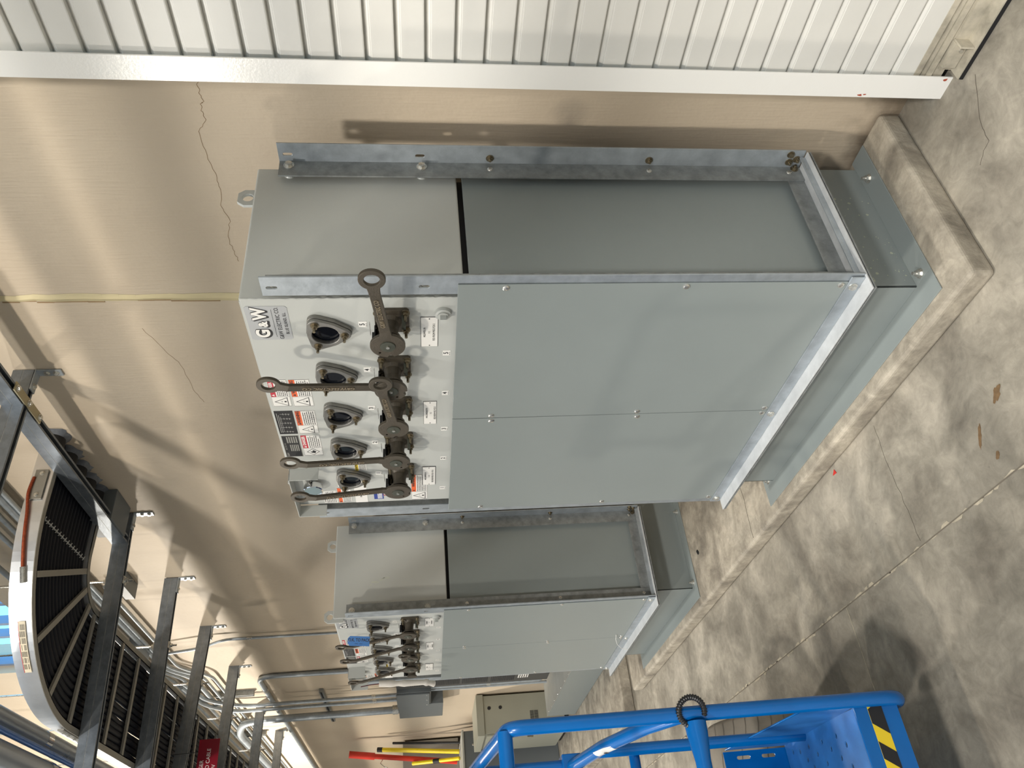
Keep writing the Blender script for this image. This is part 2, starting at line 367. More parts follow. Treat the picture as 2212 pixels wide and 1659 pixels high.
# window frame, mullions and panes
g = G(); fm = mat('window_frame_blue_grey', hexc(120, 140, 170), 0.4)
g.box(WX0, WX1, YW+0.06, YW+0.12, WZ0, WZ0+0.05, fm); g.box(WX0, WX1, YW+0.06, YW+0.12, WZ1-0.05, WZ1, fm)
for xx in (WX0, -4.55, -4.28, -3.9, -3.45, WX1-0.05): g.box(xx, xx+0.045, YW+0.06, YW+0.12, WZ0, WZ1, fm)
win = g.build('window_1', kind='structure')
g = G(); g.box(WX0, WX1, YW+0.085, YW+0.09, WZ0, WZ1, clear); g.build('pane', win)

# vertical foam-filled joint and hairline cracks in the wall
g = G(); px = [(-0.7155+random.uniform(-0.004, 0.004), 0.0+i*0.06) for i in range(98)]
for i in range(97):
    (xa, za), (xb, zb) = px[i], px[i+1]; wa = 0.019+0.003*math.sin(i*0.7)
    g.quad([(xa-wa, YW-0.001, za), (xa, YW-0.008, za), (xa+wa, YW-0.001, za), (xb-wa, YW-0.001, zb), (xb, YW-0.008, zb), (xb+wa, YW-0.001, zb)],
           [(0, 1, 4, 3), (1, 2, 5, 4)], foam)
    if random.random() < 0.55: g.box(xa-wa-0.004, xa-wa+0.001, YW-0.0022, YW-0.0005, za, zb, crackm)
g.build('trim_1', kind='structure')
def crack(pts, r=0.0007, m=crackm, ax='y'):
    g = G(); out = []
    for i in range(len(pts)-1):
        a, b = Vector(pts[i]), Vector(pts[i+1])
        for k in range(5):
            p = a.lerp(b, k/5); j = Vector((random.uniform(-.004, .004), 0, random.uniform(-.004, .004)))
            if ax == 'z': j = Vector((j.x, j.z, 0))
            out.append(p+j)
    out.append(Vector(pts[-1])); g.tube(out, r, m, 5); return g
wcr = [(0.214, 2.205), (0.179, 2.209), (0.14, 2.206), (0.117, 2.216), (0.077, 2.213), (0.032, 2.242), (-0.033, 2.242), (-0.131, 2.229), (-0.193, 2.224), (-0.265, 2.236), (-0.332, 2.225), (-0.418, 2.245), (-0.476, 2.239), (-0.526, 2.232)]
crack([(x, YW-0.0005, z) for x, z in wcr]).build('trim_2', kind='structure')
crack([(x, YW-0.0005, z) for x, z in [(-0.898, 2.675), (-1.051, 2.621), (-1.138, 2.586), (-1.323, 2.579), (-1.422, 2.555)]], 0.0006).build('trim_3', kind='structure')

# floor joints and cracks
g = G()
for (x0, x1, y) in ((-14, 4, -1.116),): 
    g.box(x0, x1, y-0.002, y+0.002, 0.0004, 0.0012, mat('saw_cut_grey', hexc(112, 104, 92), .9)); 
    n = 0
    xx = x0
    while xx < x1:
        L_ = random.uniform(0.02, 0.09)
        if -5 < xx < 1.5:
            sg_ = random.choice((-1, 1)); wv = random.uniform(0.002, 0.012)
            g.quad([(xx, y+sg_*.002, .0009), (xx+L_, y+sg_*.002, .0009), (xx+L_*random.uniform(.6, .95), y+sg_*(.002+wv), .0009), (xx+L_*random.uniform(.05, .4), y+sg_*(.002+wv*random.uniform(.4, 1)), .0009)], [(0, 1, 2, 3)], jointlight)
        xx += L_*0.5+random.uniform(0.0, 0.05)
g.build('trim_4', kind='structure')
g = G(); g.box(-1.184, -1.180, -8, -1.12, 0.0003, 0.0010, jointlight); g.build('trim_5', kind='structure')
crack([(-0.611, -0.665, 0.0004), (-0.62, -0.804, 0.0004), (-0.619, -0.963, 0.0004), (-0.619, -1.1, 0.0004)], 0.0007, crackf, 'z').build('trim_6', kind='structure')
crack([(0.42, -0.14, 0.0003), (0.36, -0.25, 0.0003), (0.34, -0.33, 0.0003), (0.28, -0.36, 0.0003)], 0.0009, crackf, 'z').build('trim_7', kind='structure')
# floor stains with a shape of their own
stainm = mat('rust_brown_stain', hexc(112, 88, 60), 0.7, var=0.3, scale=60)
def blob(cx, cy, rx, ry, ang, z=0.0008, n=22):
    p = []
    for i in range(n):
        t = 2*PI*i/n; q = 1+random.uniform(-.22, .22); a, b = rx*q*math.cos(t), ry*q*math.sin(t)
        p.append((cx+a*math.cos(ang)-b*math.sin(ang), cy+a*math.sin(ang)+b*math.cos(ang), z))
    return p
for i, (cx, cy, rx, ry, an) in enumerate([(-0.061, -0.911, 0.026, 0.012, 0.6), (-0.19, -0.974, 0.036, 0.007, 1.0), (-0.161, -1.05, 0.014, 0.007, 0.8)]):
    p = blob(cx, cy, rx, ry, an); G().quad(p, [tuple(range(len(p)))], stainm).build('floor_stain', label=['brown scribble-shaped stain on the floor, nearest the concrete curb', 'long brown crescent stain on the floor between two smaller stains', 'small brown stain on the floor, nearest the saw-cut joint'][i], category='stain', group='brown stains on the floor')
g = G(); g.quad([(x_, y_, z_) for z_ in (.002, .0005) for x_, y_ in ((-0.934, -0.660), (-0.955, -0.676), (-0.925, -0.680))], [(0, 1, 2), (5, 4, 3), (0, 3, 4, 1), (1, 4, 5, 2), (2, 5, 3, 0)], mat('red_tape', hexc(205, 48, 40), 0.5))
g.build('tape_scrap', label='small red triangular scrap of tape on the floor beside the curb', category='tape')

# concrete pads
def pad(name, x0, x1, y0, y1, h, ch, label):
    g = G(); pr = [(y0, 0), (y0, h-ch), (y0+ch*0.35, h-ch*0.3), (y0+ch*1.1, h), (y1, h), (y1, 0)]
    bm = bmesh.new(); g.box(x0, x1, y0, y1, 0, h, pad_m)
    o = g.build(name, bevel=ch, seg=4, label=label, category='pad'); return o
pd = pad('concrete_pad', -4.24, 0.146, -0.648, YW-0.001, 0.0776, 0.016, 'long worn concrete pad with rounded edge under the two grey switchgear cabinets')
pad('concrete_pad', -12.0, -4.56, -0.80, YW-0.001, 0.09, 0.010, 'far concrete pad under the beige cabinet and low wireway, behind the blue lift')
crack([(-1.62, -0.63, 0.0780), (-1.60, -0.45, 0.0780), (-1.615, -0.2, 0.0780), (-1.6, 0.05, 0.0780)], 0.0010, crackf, 'z').build('crack', pd)

# ------------------------------------------------------------------ rolling door
DY = -0.045
dr = G(); pitch = 0.0803; x0, x1 = 0.31, 5.0
zz = 0.115
while zz < 3.6:
    # one flat slat; its top edge curls back behind the lower edge of the next slat
    prof = [(DY+0.022, zz-0.004), (DY+0.001, zz-0.003), (DY, zz), (DY, zz+pitch-0.023), (DY+0.0012, zz+pitch-0.0215), (DY+0.0012, zz+pitch-0.0195), (DY+0.004, zz+pitch-0.018), (DY+0.018, zz+pitch-0.005), (DY+0.024, zz+pitch+0.002)]
    vs = [(x0, p[0], p[1]) for p in prof]+[(x1, p[0], p[1]) for p in prof]; n = len(prof)
    dr.quad(vs, [(i, n+i, n+i+1, i+1) for i in range(n-1)], slat_m)
    zz += pitch
door = dr.build('door_1', kind='structure')
g = G(); g.plate([(0.293, 0.0), (0.364, 0.0), (0.364, 3.6), (0.293, 3.6)], [], 0.006, (0, -0.063, 0), X, Z, trimw, 0.001)
g.box(0.293, 0.298, -0.063, YW, 0.03, 3.6, trimw)
gt = g.build('guide_trim', door)
g = G(); rustm = mat('rust_paint_chip', hexc(176, 84, 62), 0.7)
for (cx, cz, s1) in ((0.300, 0.265, 0.006), (0.302, 0.250, 0.004), (0.357, 0.02, 0.006)):
    g.plate([(cx+s1*q*math.cos(t), cz+s1*1.6*q*math.sin(t)) for t, q in [(2*PI*i/9, random.uniform(.4, 1)) for i in range(9)]], [], 0.0004, (0, -0.0664, 0), X, Z, rustm)
g.build('paint_chip', gt)
grimy = mat('grimy_door_paint', hexc(186, 178, 160), 0.5, var=0.35, scale=14, bump=0.2, bscale=50)
g = G()
g.box(0.31, 5.0, -0.052, -0.03, 0.030, 0.066, grimy); g.box(0.31, 5.0, -0.058, -0.03, 0.066, 0.080, grimy); g.box(0.31, 5.0, -0.050, -0.03, 0.082, 0.092, grimy); g.box(0.31, 5.0, -0.047, -0.03, 0.096, 0.114, grimy)
g.box(0.385, 5.0, -0.105, -0.055, 0.012, 0.017, grimy); g.box(0.385, 5.0, -0.058, -0.053, 0.012, 0.055, grimy)
g.box(0.31, 5.0, -0.029, -0.024, 0.0005, 0.116, holem)
bb = g.build('bottom_bar', door)
g = G(); g.box(0.385, 5.0, -0.107, -0.045, 0.0005, 0.012, blackm); g.build('rubber_seal', door)
g = G(); g.box(0.40, 0.475, -0.075, -0.055, 0.020, 0.060, grimy); g.box(0.475, 0.480, -0.100, -0.055, 0.018, 0.058, grimy); g.cyl((0.455, -0.075, 0.035), (0.455, -0.080, 0.035), 0.006, zinc, 12)
g.build('slide_bolt', door)

# ------------------------------------------------------------------ switchgear cabinets
YF, YB, ZT, W_ = -0.588, -0.0606, 2.0608, 1.188
ZG, ZC, YC = 1.4593, 1.4846, -0.600
RA, RB = 0.0244, 0.0925
HX = [-0.100-0.2125*i for i in range(5)]          # operator shafts 5..1
WXs = [-0.131-0.212*i for i in range(5)]
FR = (X, Z)

def text_lines(g, ox, x0, x1, z0, z1, n, y, m=ink, seedv=1):
    # rows of tiny printed words, drawn as broken strokes
    rnd = random.Random(seedv)
    h = (z1-z0)/n
    for i in range(n):
        z = z1-h*(i+0.5); x = x0
        end = x1-(rnd.uniform(0, 0.3)*(x1-x0) if i == n-1 else rnd.uniform(0, 0.1)*(x1-x0))
        while x < end:
            L_ = rnd.uniform(0.003, 0.009); e = min(x+L_, end)
            g.quad([(ox+x, y, z-h*0.22), (ox+e, y, z-h*0.22), (ox+e, y, z+h*0.22), (ox+x, y, z+h*0.22)], [(0, 1, 2, 3)], m)
            x = e+0.0018
def rect(g, ox, x0, x1, z0, z1, y, m):
    g.quad([(ox+x0, y, z0), (ox+x1, y, z0), (ox+x1, y, z1), (ox+x0, y, z1)], [(0, 1, 2, 3)], m)
def outline(g, ox, pts, wd, y, m):
    n = len(pts); cx = sum(p[0] for p in pts)/n; cz = sum(p[1] for p in pts)/n
    inn = [(cx+(p[0]-cx)*(1-wd), cz+(p[1]-cz)*(1-wd)) for p in pts]
    for i in range(n):
        j = (i+1) % n
        g.quad([(ox+pts[i][0], y, pts[i][1]), (ox+pts[j][0], y, pts[j][1]), (ox+inn[j][0], y, inn[j][1]), (ox+inn[i][0], y, inn[i][1])], [(0, 1, 2, 3)], m)
def ansi(par, ox, x0, x1, z0, z1, word, colm, shape, lbl, left_pic=0.37, flip=False):
    """a safety sticker: pictogram in the left part, signal word and small print in the right part"""
    y = YF-0.0008; g = G(); W0 = x1-x0
    g.box(ox+x0, ox+x1, YF-0.0008, YF+0.001, z0, z1, white)
    outline(g, ox, [(x0+.001, z0+.001), (x1-.001, z0+.001), (x1-.001, z1-.001), (x0+.001, z1-.001)], 0.025, y-.0002, ink)
    if left_pic > 0:
        xp = x0+W0*left_pic; rect(g, ox, xp-0.0006, xp+0.0006, z0+.002, z1-.002, y-.0002, ink)
        cx = (x0+xp)/2; cz = (z0+z1)/2; r = min((xp-x0), (z1-z0))*0.44
        if shape == 'tri':
            pts = [(cx-r, cz-r*0.85), (cx+r, cz-r*0.85), (cx, cz+r*0.95)]; outline(g, ox, pts, 0.16, y-.0003, ink)
            for k in range(9):
                a = random.uniform(0, PI); q = r*random.uniform(.15, .42)
                rect(g, ox, cx+math.cos(a)*q*0.8-.0008, cx+math.cos(a)*q*.8+.0008, cz-r*.3+math.sin(a)*q-.0004, cz-r*.3+math.sin(a)*q+.0008, y-.0003, ink)
            g.quad([(ox+cx+p[0]*r*.17, y-.0003, cz-r*.5+p[1]*r*.17) for p in circ(0, 0, 1, 10)], [tuple(range(10))], ink)
        else:
            pts = [(cx-r, cz), (cx, cz-r), (cx+r, cz), (cx, cz+r)]; outline(g, ox, pts, 0.12, y-.0003, ink)
            g.quad([(ox+cx-r*.45, y-.0003, cz-r*.25), (ox+cx+r*.1, y-.0003, cz-r*.45), (ox+cx+r*.5, y-.0003, cz+r*.05), (ox+cx+r*.1, y-.0003, cz+r*.1), (ox+cx+r*.05, y-.0003, cz+r*.5), (ox+cx-r*.3, y-.0003, cz+r*.2)], [(0, 1, 2, 3, 4, 5)], ink)
    else: xp = x0
    hz = z1-(z1-z0)*0.30
    rect(g, ox, xp+.001, x1-.001, hz, z1-.002, y-.0002, colm)
    wc = white if colm is red else ink
    tz = (hz+z1)/2; sz = (z1-hz)*0.72
    g.quad([(ox+xp+.004, y-.0004, tz-sz*.3), (ox+xp+.004+sz*.8, y-.0004, tz-sz*.3), (ox+xp+.004+sz*.4, y-.0004, tz+sz*.4)], [(0, 1, 2)], wc)
    g.text(word, sz, (ox+(xp+x1)/2+sz*.45, y-.0005, tz), X, Z, wc, 0.0001, 0.0004)
    text_lines(g, ox, xp+.004, x1-.004, z0+.004, hz-.003, 6, y-.0003, ink, int(abs(x0*1000+z0*7777)))
    return g.build('warning_label', par, label=lbl)

def cabinet(ox, label, variant):
    t = thing('switchgear_cabinet', (ox-W_/2, (YF+YB)/2, 0.0776), label, 'cabinet', 'grey switchgear cabinets on the concrete pad')
    far = variant == 2
    tank = G().box(ox-W_, ox, YF, YB, ZG+0.004, ZT, tank_m).build('tank', t, bevel=0.006, seg=3)
    # weld bead on the front corner
    g = G(); pts = [(ox-0.003+random.uniform(-.0012, .0012), YF+0.002, ZG+0.02+i*0.008) for i in range(73)]
    g.tube(pts, [0.0035+random.uniform(-.0007, .0007) for _ in pts], tank_m, 8)
    g.tube([(ox-W_+i*0.012, YF+0.0035, ZT-0.002) for i in range(99)], 0.003, tank_m, 8); g.build('weld_bead', t)
    # lower side sheets, dark gap above them
    G().box(ox-0.006, ox-0.001, YF+0.01, YB, 0.36, ZG-0.012, panel_m).build('side_sheet', t, bevel=0.002)
    G().box(ox-W_+0.001, ox-W_+0.006, YF+0.01, YB, 0.36, ZG-0.012, panel_m).build('side_sheet', t, bevel=0.002)
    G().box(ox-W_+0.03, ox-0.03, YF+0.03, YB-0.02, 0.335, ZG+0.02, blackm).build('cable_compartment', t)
    # vertical mounting angles
    ZR0, ZR1 = 0.345, 1.9916
    def angle(side, back):
        g = G(); sgn = 1 if side > 0 else -1
        xs = ox if side > 0 else ox-W_
        yo = -0.0595 if back else -0.597            # plane of the outward leg
        x_in, x_out = xs+sgn*RA, xs+sgn*RB
        holes = [slot(xs+sgn*0.054, zc_, 0.030, 0.012) for zc_ in (1.965, 1.573)]
        xa, xb = sorted((x_in, x_out))
        g.plate([(xa, ZR0), (xb, ZR0), (xb, ZR1), (xa, ZR1)], holes, 0.005, (0, yo, 0), X, Z, galv, 0.0006)
        # leg along the tank side
        ya, yb = (yo-0.068, yo) if back else (yo, yo+0.068)
        g.box(min(x_in, x_in+sgn*0.005), max(x_in, x_in+sgn*0.005), ya, yb, ZR0, ZR1, galvd)
        o = g.build('mounting_angle', t, bevel=0.0012)
        ym = (ya+yb)/2
        each('rail_bolt', o, [('hexbolt', (x_in+sgn*0.005, ym+0.012 if back else ym, zc_), X*sgn, 0.011, 0.008, zinc) for zc_ in (1.963, 1.568)])
        each('spacer', o, [('lathe', (xs, ym+0.004, zc_), X*sgn, [(0, 0.017), (RA*0.3, 0.013), (RA, 0.012)], tank_m, 18) for zc_ in (1.963, 1.568)])
        each('rail_rivet', o, [('dome', (x_in+sgn*0.005, ym+0.004, zc_), X*sgn, 0.009, 0.004, zinc) for zc_ in (1.359, 0.854, 0.388)])
        if back:
            each('corner_bolt', o, [('hexbolt', (xs+sgn*0.049, yo-0.0025, zc_), -Y, 0.0085, 0.006, brassy, True, 0.007) for zc_ in (1.359, 0.854, 0.388)]+[
                 ('hexbolt', (xs+sgn*0.060, yo-0.0025, 0.366), -Y, 0.0085, 0.008, brassy, True, 0.006),
                 ('hexbolt', (x_in+sgn*0.005, ym+0.02, 0.366), X*sgn, 0.009, 0.008, brassy, True, 0.006),
                 ('hexbolt', (xs+sgn*0.078, yo-0.0025, 0.392), -Y, 0.0085, 0.008, brassy)])
        return o
    for sd in (1, -1):
        for bk in (True, False): angle(sd, bk)
    # bottom angles (front and both sides) with a second lip below
    z0 = 0.345
    xl, xr = ox-W_-RB, ox+RB
    if not far: xl = ox-1.262
    g = G(); g.box(ox-W_-0.085, ox+0.085, -0.6075, -0.6025, z0+0.0002, z0+0.040, galv); g.box(xl, xr, -0.652, -0.6025, z0-0.005, z0, galv_toplit)
    g.box(xl, xr, -0.651, -0.575, z0-0.014, z0-0.009, galvd)
    fb = g.build('bottom_angle', t, bevel=0.0012)
    each('bottom_bolt', fb, [('hexbolt', (xb, -0.6075, z0+0.022), -Y, 0.009, 0.006, zinc) for xb in (ox+0.049, ox-0.603, ox-1.242)])
    for sgn, xs in ((1, ox), (-1, ox-W_)):
        g = G(); xa, xb = sorted((xs+sgn*RA, xs+sgn*(RA-0.005))); g.box(xa, xb, -0.597, -0.066, z0, z0+0.055, galvd)
        xa, xb = sorted((xs+sgn*RA*0.8, xs+sgn*RB)); g.box(xa, xb, -0.6018, -0.066, z0-0.0052, z0-0.0002, galv_toplit)
        xa, xb = sorted((xs+sgn*(RA+0.045), xs+sgn*(RA+0.050))); g.box(xa, xb, -0.594, -0.071, z0, z0+0.018, galv)
        g.box(min(xs, xs+sgn*RB), max(xs, xs+sgn*RB), -0.5745, -0.066, z0-0.0142, z0-0.0092, galvd)
        o = g.build('bottom_angle', t, bevel=0.0012)
    # front cover panels
    split = -0.585
    cz0, cz1 = 0.385, ZC
    def cover(xa, xb, lbl=None):
        o = G().box(ox+xa, ox+xb, YC-0.004, YC-0.0005, cz0, cz1, panel_m).build('cover_panel', t, bevel=0.0012); return o
    ca = cover(split+0.0015, 0.0648); cb = cover(-W_-0.0603, split-0.0015)
    for (xs_, par, zs) in ((0.052, ca, (1.356, 0.856, 0.403)), (split+0.016, ca, (1.356, 0.858, 0.402)), (split-0.016, cb, (1.354, 0.851, 0.400)), (-W_-0.045, cb, (1.357, 0.859, 0.404))):
        for zq in zs: G().dome((ox+xs_, YC-0.004, zq), -Y, 0.0105, 0.005, zinc).build('cover_screw', par)
    # plinth with bolted foot flange
    XQ, YQ, ZP = 0.0316, -0.6004, 0.0776
    XL = -1.36
    wq = 0.078
    PX0, PX1, PY0, PY1 = ox+XL+0.090, ox+XQ-wq, YQ+wq, 0.02
    g = G()
    th = 0.005
    g.box(PX1-th, PX1, PY0, PY1, ZP+th, z0-0.014, panel_m); g.box(PX0, PX0+th, PY0, PY1, ZP+th, z0-0.014, panel_m)
    g.box(PX0, PX1, PY0, PY0+th, ZP+th, z0-0.014, panel_m)
    g.box(PX0, PX1, PY0, PY1, z0-0.020, z0-0.014, panel_m)
    g.box(PX1-0.002, ox+XQ, PY0+0.0021, 0.053, ZP+0.001, ZP+th, panel_m); g.box(ox+XL, PX0+0.002, PY0+0.0021, 0.053, ZP+0.001, ZP+th, panel_m)
    g.box(ox+XL, ox+XQ, YQ, PY0+0.002, ZP+0.001, ZP+th, panel_m)
    pl = g.build('plinth', t, bevel=0.001)
    if not far:
        g = G(); drip = mat('cream_paint_drips', hexc(176, 180, 160), 0.6)
        rn = random.Random(5)
        for i in range(70):
            yy = -0.12-0.40*rn.random(); zz_ = ZP+0.03+0.17*rn.random() if rn.random() < 0.8 else 0.1; r = rn.choice([.0012, .0015, .002, .003, .005])*1.1
            p = [(PX1+0.0005, yy+r*q[0]*rn.uniform(.6, 1.2), zz_+r*q[1]*rn.uniform(.6, 1.2)) for q in circ(0, 0, 1, 8)]
            g.quad(p, [tuple(range(8))], drip)
        g.build('paint_speck', pl, label='cream paint specks')
    each('anchor_bolt', pl, [('hexbolt', (xb, yb, ZP+th), Z, 0.011, 0.011, zinc, True, 0.012) for xb in (ox-0.012, ox-1.31) for yb in (-0.065, -0.500)])
    # lifting lugs
    for (lx, ly) in ((ox-0.015, -0.18), (ox-W_+0.015, -0.48 if not far else -0.3), (ox-W_+0.015, -0.12)) + (((ox-0.02, -0.575),) if far else ()):
        g = G(); th_ = 0.010
        pts = [(-0.032, -0.05), (0.032, -0.05), (0.032, 0.028), (0.018, 0.046), (-0.018, 0.046), (-0.032, 0.028)]
        g.plate(pts, [circ(0, 0.018, 0.017)], th_, (lx, ly, ZT), Y, Z, tank_m, 0.001); g.build('lifting_lug', t)
    # drain plug
    g = G(); g.lathe((ox-0.064, YF, 1.522), -Y, [(0, 0.024), (0.010, 0.022), (0.012, 0.016), (0.017, 0.016)], tank_m, 28)
    g.cyl((ox-0.064, YF-0.017, 1.522), (ox-0.064, YF-0.034, 1.522), 0.012, tank_m, 4, rot=PI/4); g.build('drain_plug', t)
    # viewing windows
    for wx in WXs:
        cx, cz, s_ = ox+wx, 1.847, 1.0
        def lobe(rc, rr):
            pts = []
            vs = [(math.cos(a)*rc, math.sin(a)*rc) for a in (PI*5/6, PI/6, -PI/2)]
            # rounded, convex-sided triangle pointing down
            for i in range(3):
                a = [PI*5/6, PI/6, -PI/2][i]; c = vs[i]
                for k in range(9):
                    tt = a+PI/3.4-(2*PI/3.4)*k/8
                    pts.append((c[0]+rr*math.cos(tt), c[1]+rr*math.sin(tt)))
                a2 = a-PI/3
                pts.append((math.cos(a2)*(rc*0.5+rr)*1.13, math.sin(a2)*(rc*0.5+rr)*1.13))
            return pts
        g = G(); hole = circ(0, 0, 0.0395, 32)
        g.plate(lobe(0.050, 0.0215), [circ(0, 0, 0.041, 32)], 0.012, (cx, YF-0.006, cz), X, Z, cast, 0.001)
        g.plate(lobe(0.048, 0.0195), [hole], 0.010, (cx, YF-0.017, cz), X, Z, cast, 0.002)
        o = g.build('viewing_window', t)
        G().lathe((cx, YF-0.004, cz), -Y, [(0, 0.0415), (0.004, 0.0415)], viewglass, 32).build('glass', o)
        each('stud', o, [('hexbolt', (cx+math.cos(a)*0.0515, YF-0.022, cz+math.sin(a)*0.0515), -Y, 0.0082, 0.009, brassy, True, 0.013) for a in (PI*5/6, PI/6, -PI/2)])
    # operators with handles
    ups = {0: None, 1: None}
    if not far: spec = {0: ('side', .312, .024), 1: ('up', .107, .329), 2: ('side', .309, .025), 3: ('up', .101, .331), 4: ('up', .080, .330)}
    else: spec = {0: ('up', .030, .343), 1: ('up', -.008, .342), 2: ('side', .232, .025), 3: ('up', -.015, .335), 4: ('none', 0, 0)}
    for i, hx in enumerate(HX):
        cx, cz = ox+hx, 1.675
        bx = cx+0.012
        g = G()
        # square flange on the tank
        g.plate([(-.046, -.040), (-.040, -.046), (.040, -.046), (.046, -.040), (.046, .040), (.040, .046), (-.040, .046), (-.046, .040)], [], 0.010, (bx, YF-0.005, cz-.012), X, Z, bronze, 0.0015)
        g.lathe((bx-.004, YF-0.008, cz-.006), -Y, [(0, 0.034), (0.012, 0.026), (0.035, 0.023), (0.052, 0.024), (0.055, 0.030), (0.062, 0.030)], bronze, 28)
        g.box(bx+.018, bx+.034, YF-0.055, YF-0.008, cz-.050, cz-.040, bronze2)
        o = g.build('switch_operator', t)
        each('stud', o, [('hexbolt', (bx+dx, YF-0.010, cz+dz), -Y, 0.0085, 0.009, brassy, True, 0.018) for (dx, dz) in ((-.036, .026), (.036, .026), (-.036, -.050), (.036, -.050))])
        g = G(); g.plate([(-.030, -.004), (.020, -.004), (.020, .004), (-.030, .004)], [], 0.002, (bx, YF-0.03, cz+.048), X, Y, zinc)
        g.box(bx-.042, bx-.012, YF-0.052, YF-0.012, cz+.034, cz+.037, blackp); g.box(bx-.045, bx-.042, YF-0.052, YF-0.012, cz-.01, cz+.045, blackp); g.build('stop_bracket', o)
        g = G(); yh = -0.672; yr = -0.720
        kind, dx, dz = spec[i]
        if kind != 'none':
            L_ = math.hypot(dx, dz); ang = math.atan2(dz, dx); ux = Vector((math.cos(ang), 0, math.sin(ang))); uz = Vector((-math.sin(ang), 0, math.cos(ang)))
            R_, RR, rh, wA, wB, tk = 0.047, 0.0315, 0.0205, 0.0155, 0.0125, 0.0095
            # disc with notch and small hole
            pts = []; a_start = math.asin(wA/R_)
            for k in range(41):
                tt = a_start+(2*PI-2*a_start)*k/40
                if abs(tt-PI*1.02) < 0.09: pts.append((math.cos(tt)*(R_-.009), math.sin(tt)*(R_-.009)))
                else: pts.append((math.cos(tt)*R_, math.sin(tt)*R_))
            pts += [(0.062, -wA+.002), (0.062, wA-.002)]
            g.plate(pts, [circ(-.026, .024, .0045, 10)], tk, (cx, yh, cz), ux, uz, bronze, 0.001)
            # arm rising towards the viewer between disc and ring
            A_ = Vector((cx, yh, cz))+ux*0.058; B_ = Vector((cx, yr, cz))+ux*(L_-RR-0.018); ud = (B_-A_).normalized(); la = (B_-A_).length
            g.plate([(0, -wA+.002), (la, -wB), (la, wB), (0, wA-.002)], [], tk, A_, ud, uz, bronze, 0.001)
            # pull ring on its flat end
            a0 = PI+0.50
            outer = [(-RR-0.022, -wB), (-RR-0.010, -wB-.0005)]+[(RR*math.cos(a0+(2*PI-1.0)*k/32), RR*math.sin(a0+(2*PI-1.0)*k/32)) for k in range(33)]+[(-RR-0.010, wB+.0005), (-RR-0.022, wB)]
            g.plate(outer, [circ(0, 0, rh, 28)], tk, Vector((cx, yr, cz))+ux*L_, ux, uz, bronze, 0.0014)
            ho = g.build('operating_handle', t)
            g = G(); g.lathe((cx, yh-.0045, cz), -Y, [(0, .0215), (.003, .0205), (.0035, .006)], bronze2, 28); g.hexbolt((cx, yh-.0078, cz), -Y, 0.0055, 0.003, zinc, False); g.build('hub_cap', ho)
            nd = uz.cross(ud).normalized(); nd = nd if nd.y < 0 else -nd
            g = G(); mid = A_+ud*(la*0.52)+nd*(tk/2+.0002)
            g.text('G&W ELECTRIC CO', 0.0170, mid, ud, ud.cross(nd)*-1, bronzew, 0.0016, 0.0002, sx=1.0)
            g.build('cast_lettering', ho)
    # number stickers, upper and lower rows
    for i, nm in enumerate('54321'):
        for (nx, nz) in (((-0.109, -0.321, -0.528, -0.740, -0.956)[i], 1.745), ((-0.246, -0.453, -0.666, -0.864, -1.090)[i], 1.509)):
            g = G(); g.box(ox+nx-.012, ox+nx+.012, YF-.0009, YF+.001, nz-.012, nz+.011, white)
            g.text(nm, 0.020, (ox+nx, YF-.0012, nz+.001), X, Z, ink, 0.0001, 0.0004)
            text_lines(g, ox, nx-.010, nx+.010, nz-.011, nz-.008, 1, YF-.0012, ink, i)
            g.build('number_label', t)
    # engraved circuit plates
    P_ = [(-0.212, -0.082, 1.536, 1.583, ('MSG/MVSS-2N', 'F-2', 'FED FROM MSG FCB-2')), (-0.631, -0.499, 1.537, 1.578, ('MVSS-2N/SGN-DP B', 'F-2', 'FED FROM MSG FCB-2')), (-1.058, -0.923, 1.538, 1.584, ('MVSS-1N/MVSS-2N', 'F-1/2', 'FED FROM MSG FCB-1 OR 2'))]
    for k, (xa, xb, za, zb, tx) in enumerate(P_):
        if far: tx = (('MSG/MVSS-1N', 'F-1', 'FED FROM MSG'), ('MVSS-1N/DP A', 'F-1', 'FED FROM MSG'), ('MVSS-1N', 'F-1', ' '))[k]
        g = G(); yo_ = 0.0 if k < 2 else 0.001
        g.box(ox+xa-.0012, ox+xb+.0012, YF-.0012-yo_, YF+.001, za-.0012, zb+.0012, ink); g.box(ox+xa, ox+xb, YF-.0018-yo_, YF-.001, za, zb, white)
        for q, (s1, sz) in enumerate(zip(tx, (0.0085, 0.0085, 0.0095))):
            g.text(s1, sz, (ox+(xa+xb)/2, YF-.0022-yo_, zb-.010-.0132*q), X, Z, ink, 0.0001, 0.0, sx=0.82)
        for sx_ in (xa+.006, xb-.006): g.cyl((ox+sx_, YF-.002-yo_, (za+zb)/2), (ox+sx_, YF-.003-yo_, (za+zb)/2), .0017, ink, 8)
        g.build('circuit_plate', t)
    # maker's decal
    g = G(); g.plate([(x, z) for x, z in [(-.1705, 1.947), (-.1645, 1.941), (-.0350, 1.941), (-.0290, 1.947), (-.0290, 2.047), (-.0350, 2.053), (-.1645, 2.053), (-.1705, 2.047)]], [], 0.0008, (ox, YF-.0006, 0), X, Z, silver)
    for (dx, dz, mm, of, yy, e) in ((-.0034, -.0048, ink, .0036, .0016, .0002), (-.0017, -.0024, ink, .0036, .0019, .0002), (0, 0, ink, .0034, .0022, .0002), (0, 0, white, .0021, .0028, .0002)):
        g.text('G', 0.050, (ox-.140+dx, YF-yy, 2.017+dz), X, Z, mm, e, of, sx=0.95)
        g.text('W', 0.050, (ox-.058+dx, YF-yy, 2.017+dz), X, Z, mm, e, of, sx=0.92)
        g.text('&', 0.033, (ox-.101+dx, YF-yy-.0002, 2.012+dz), X, Z, mm, e, of*0.7, sx=1.0)
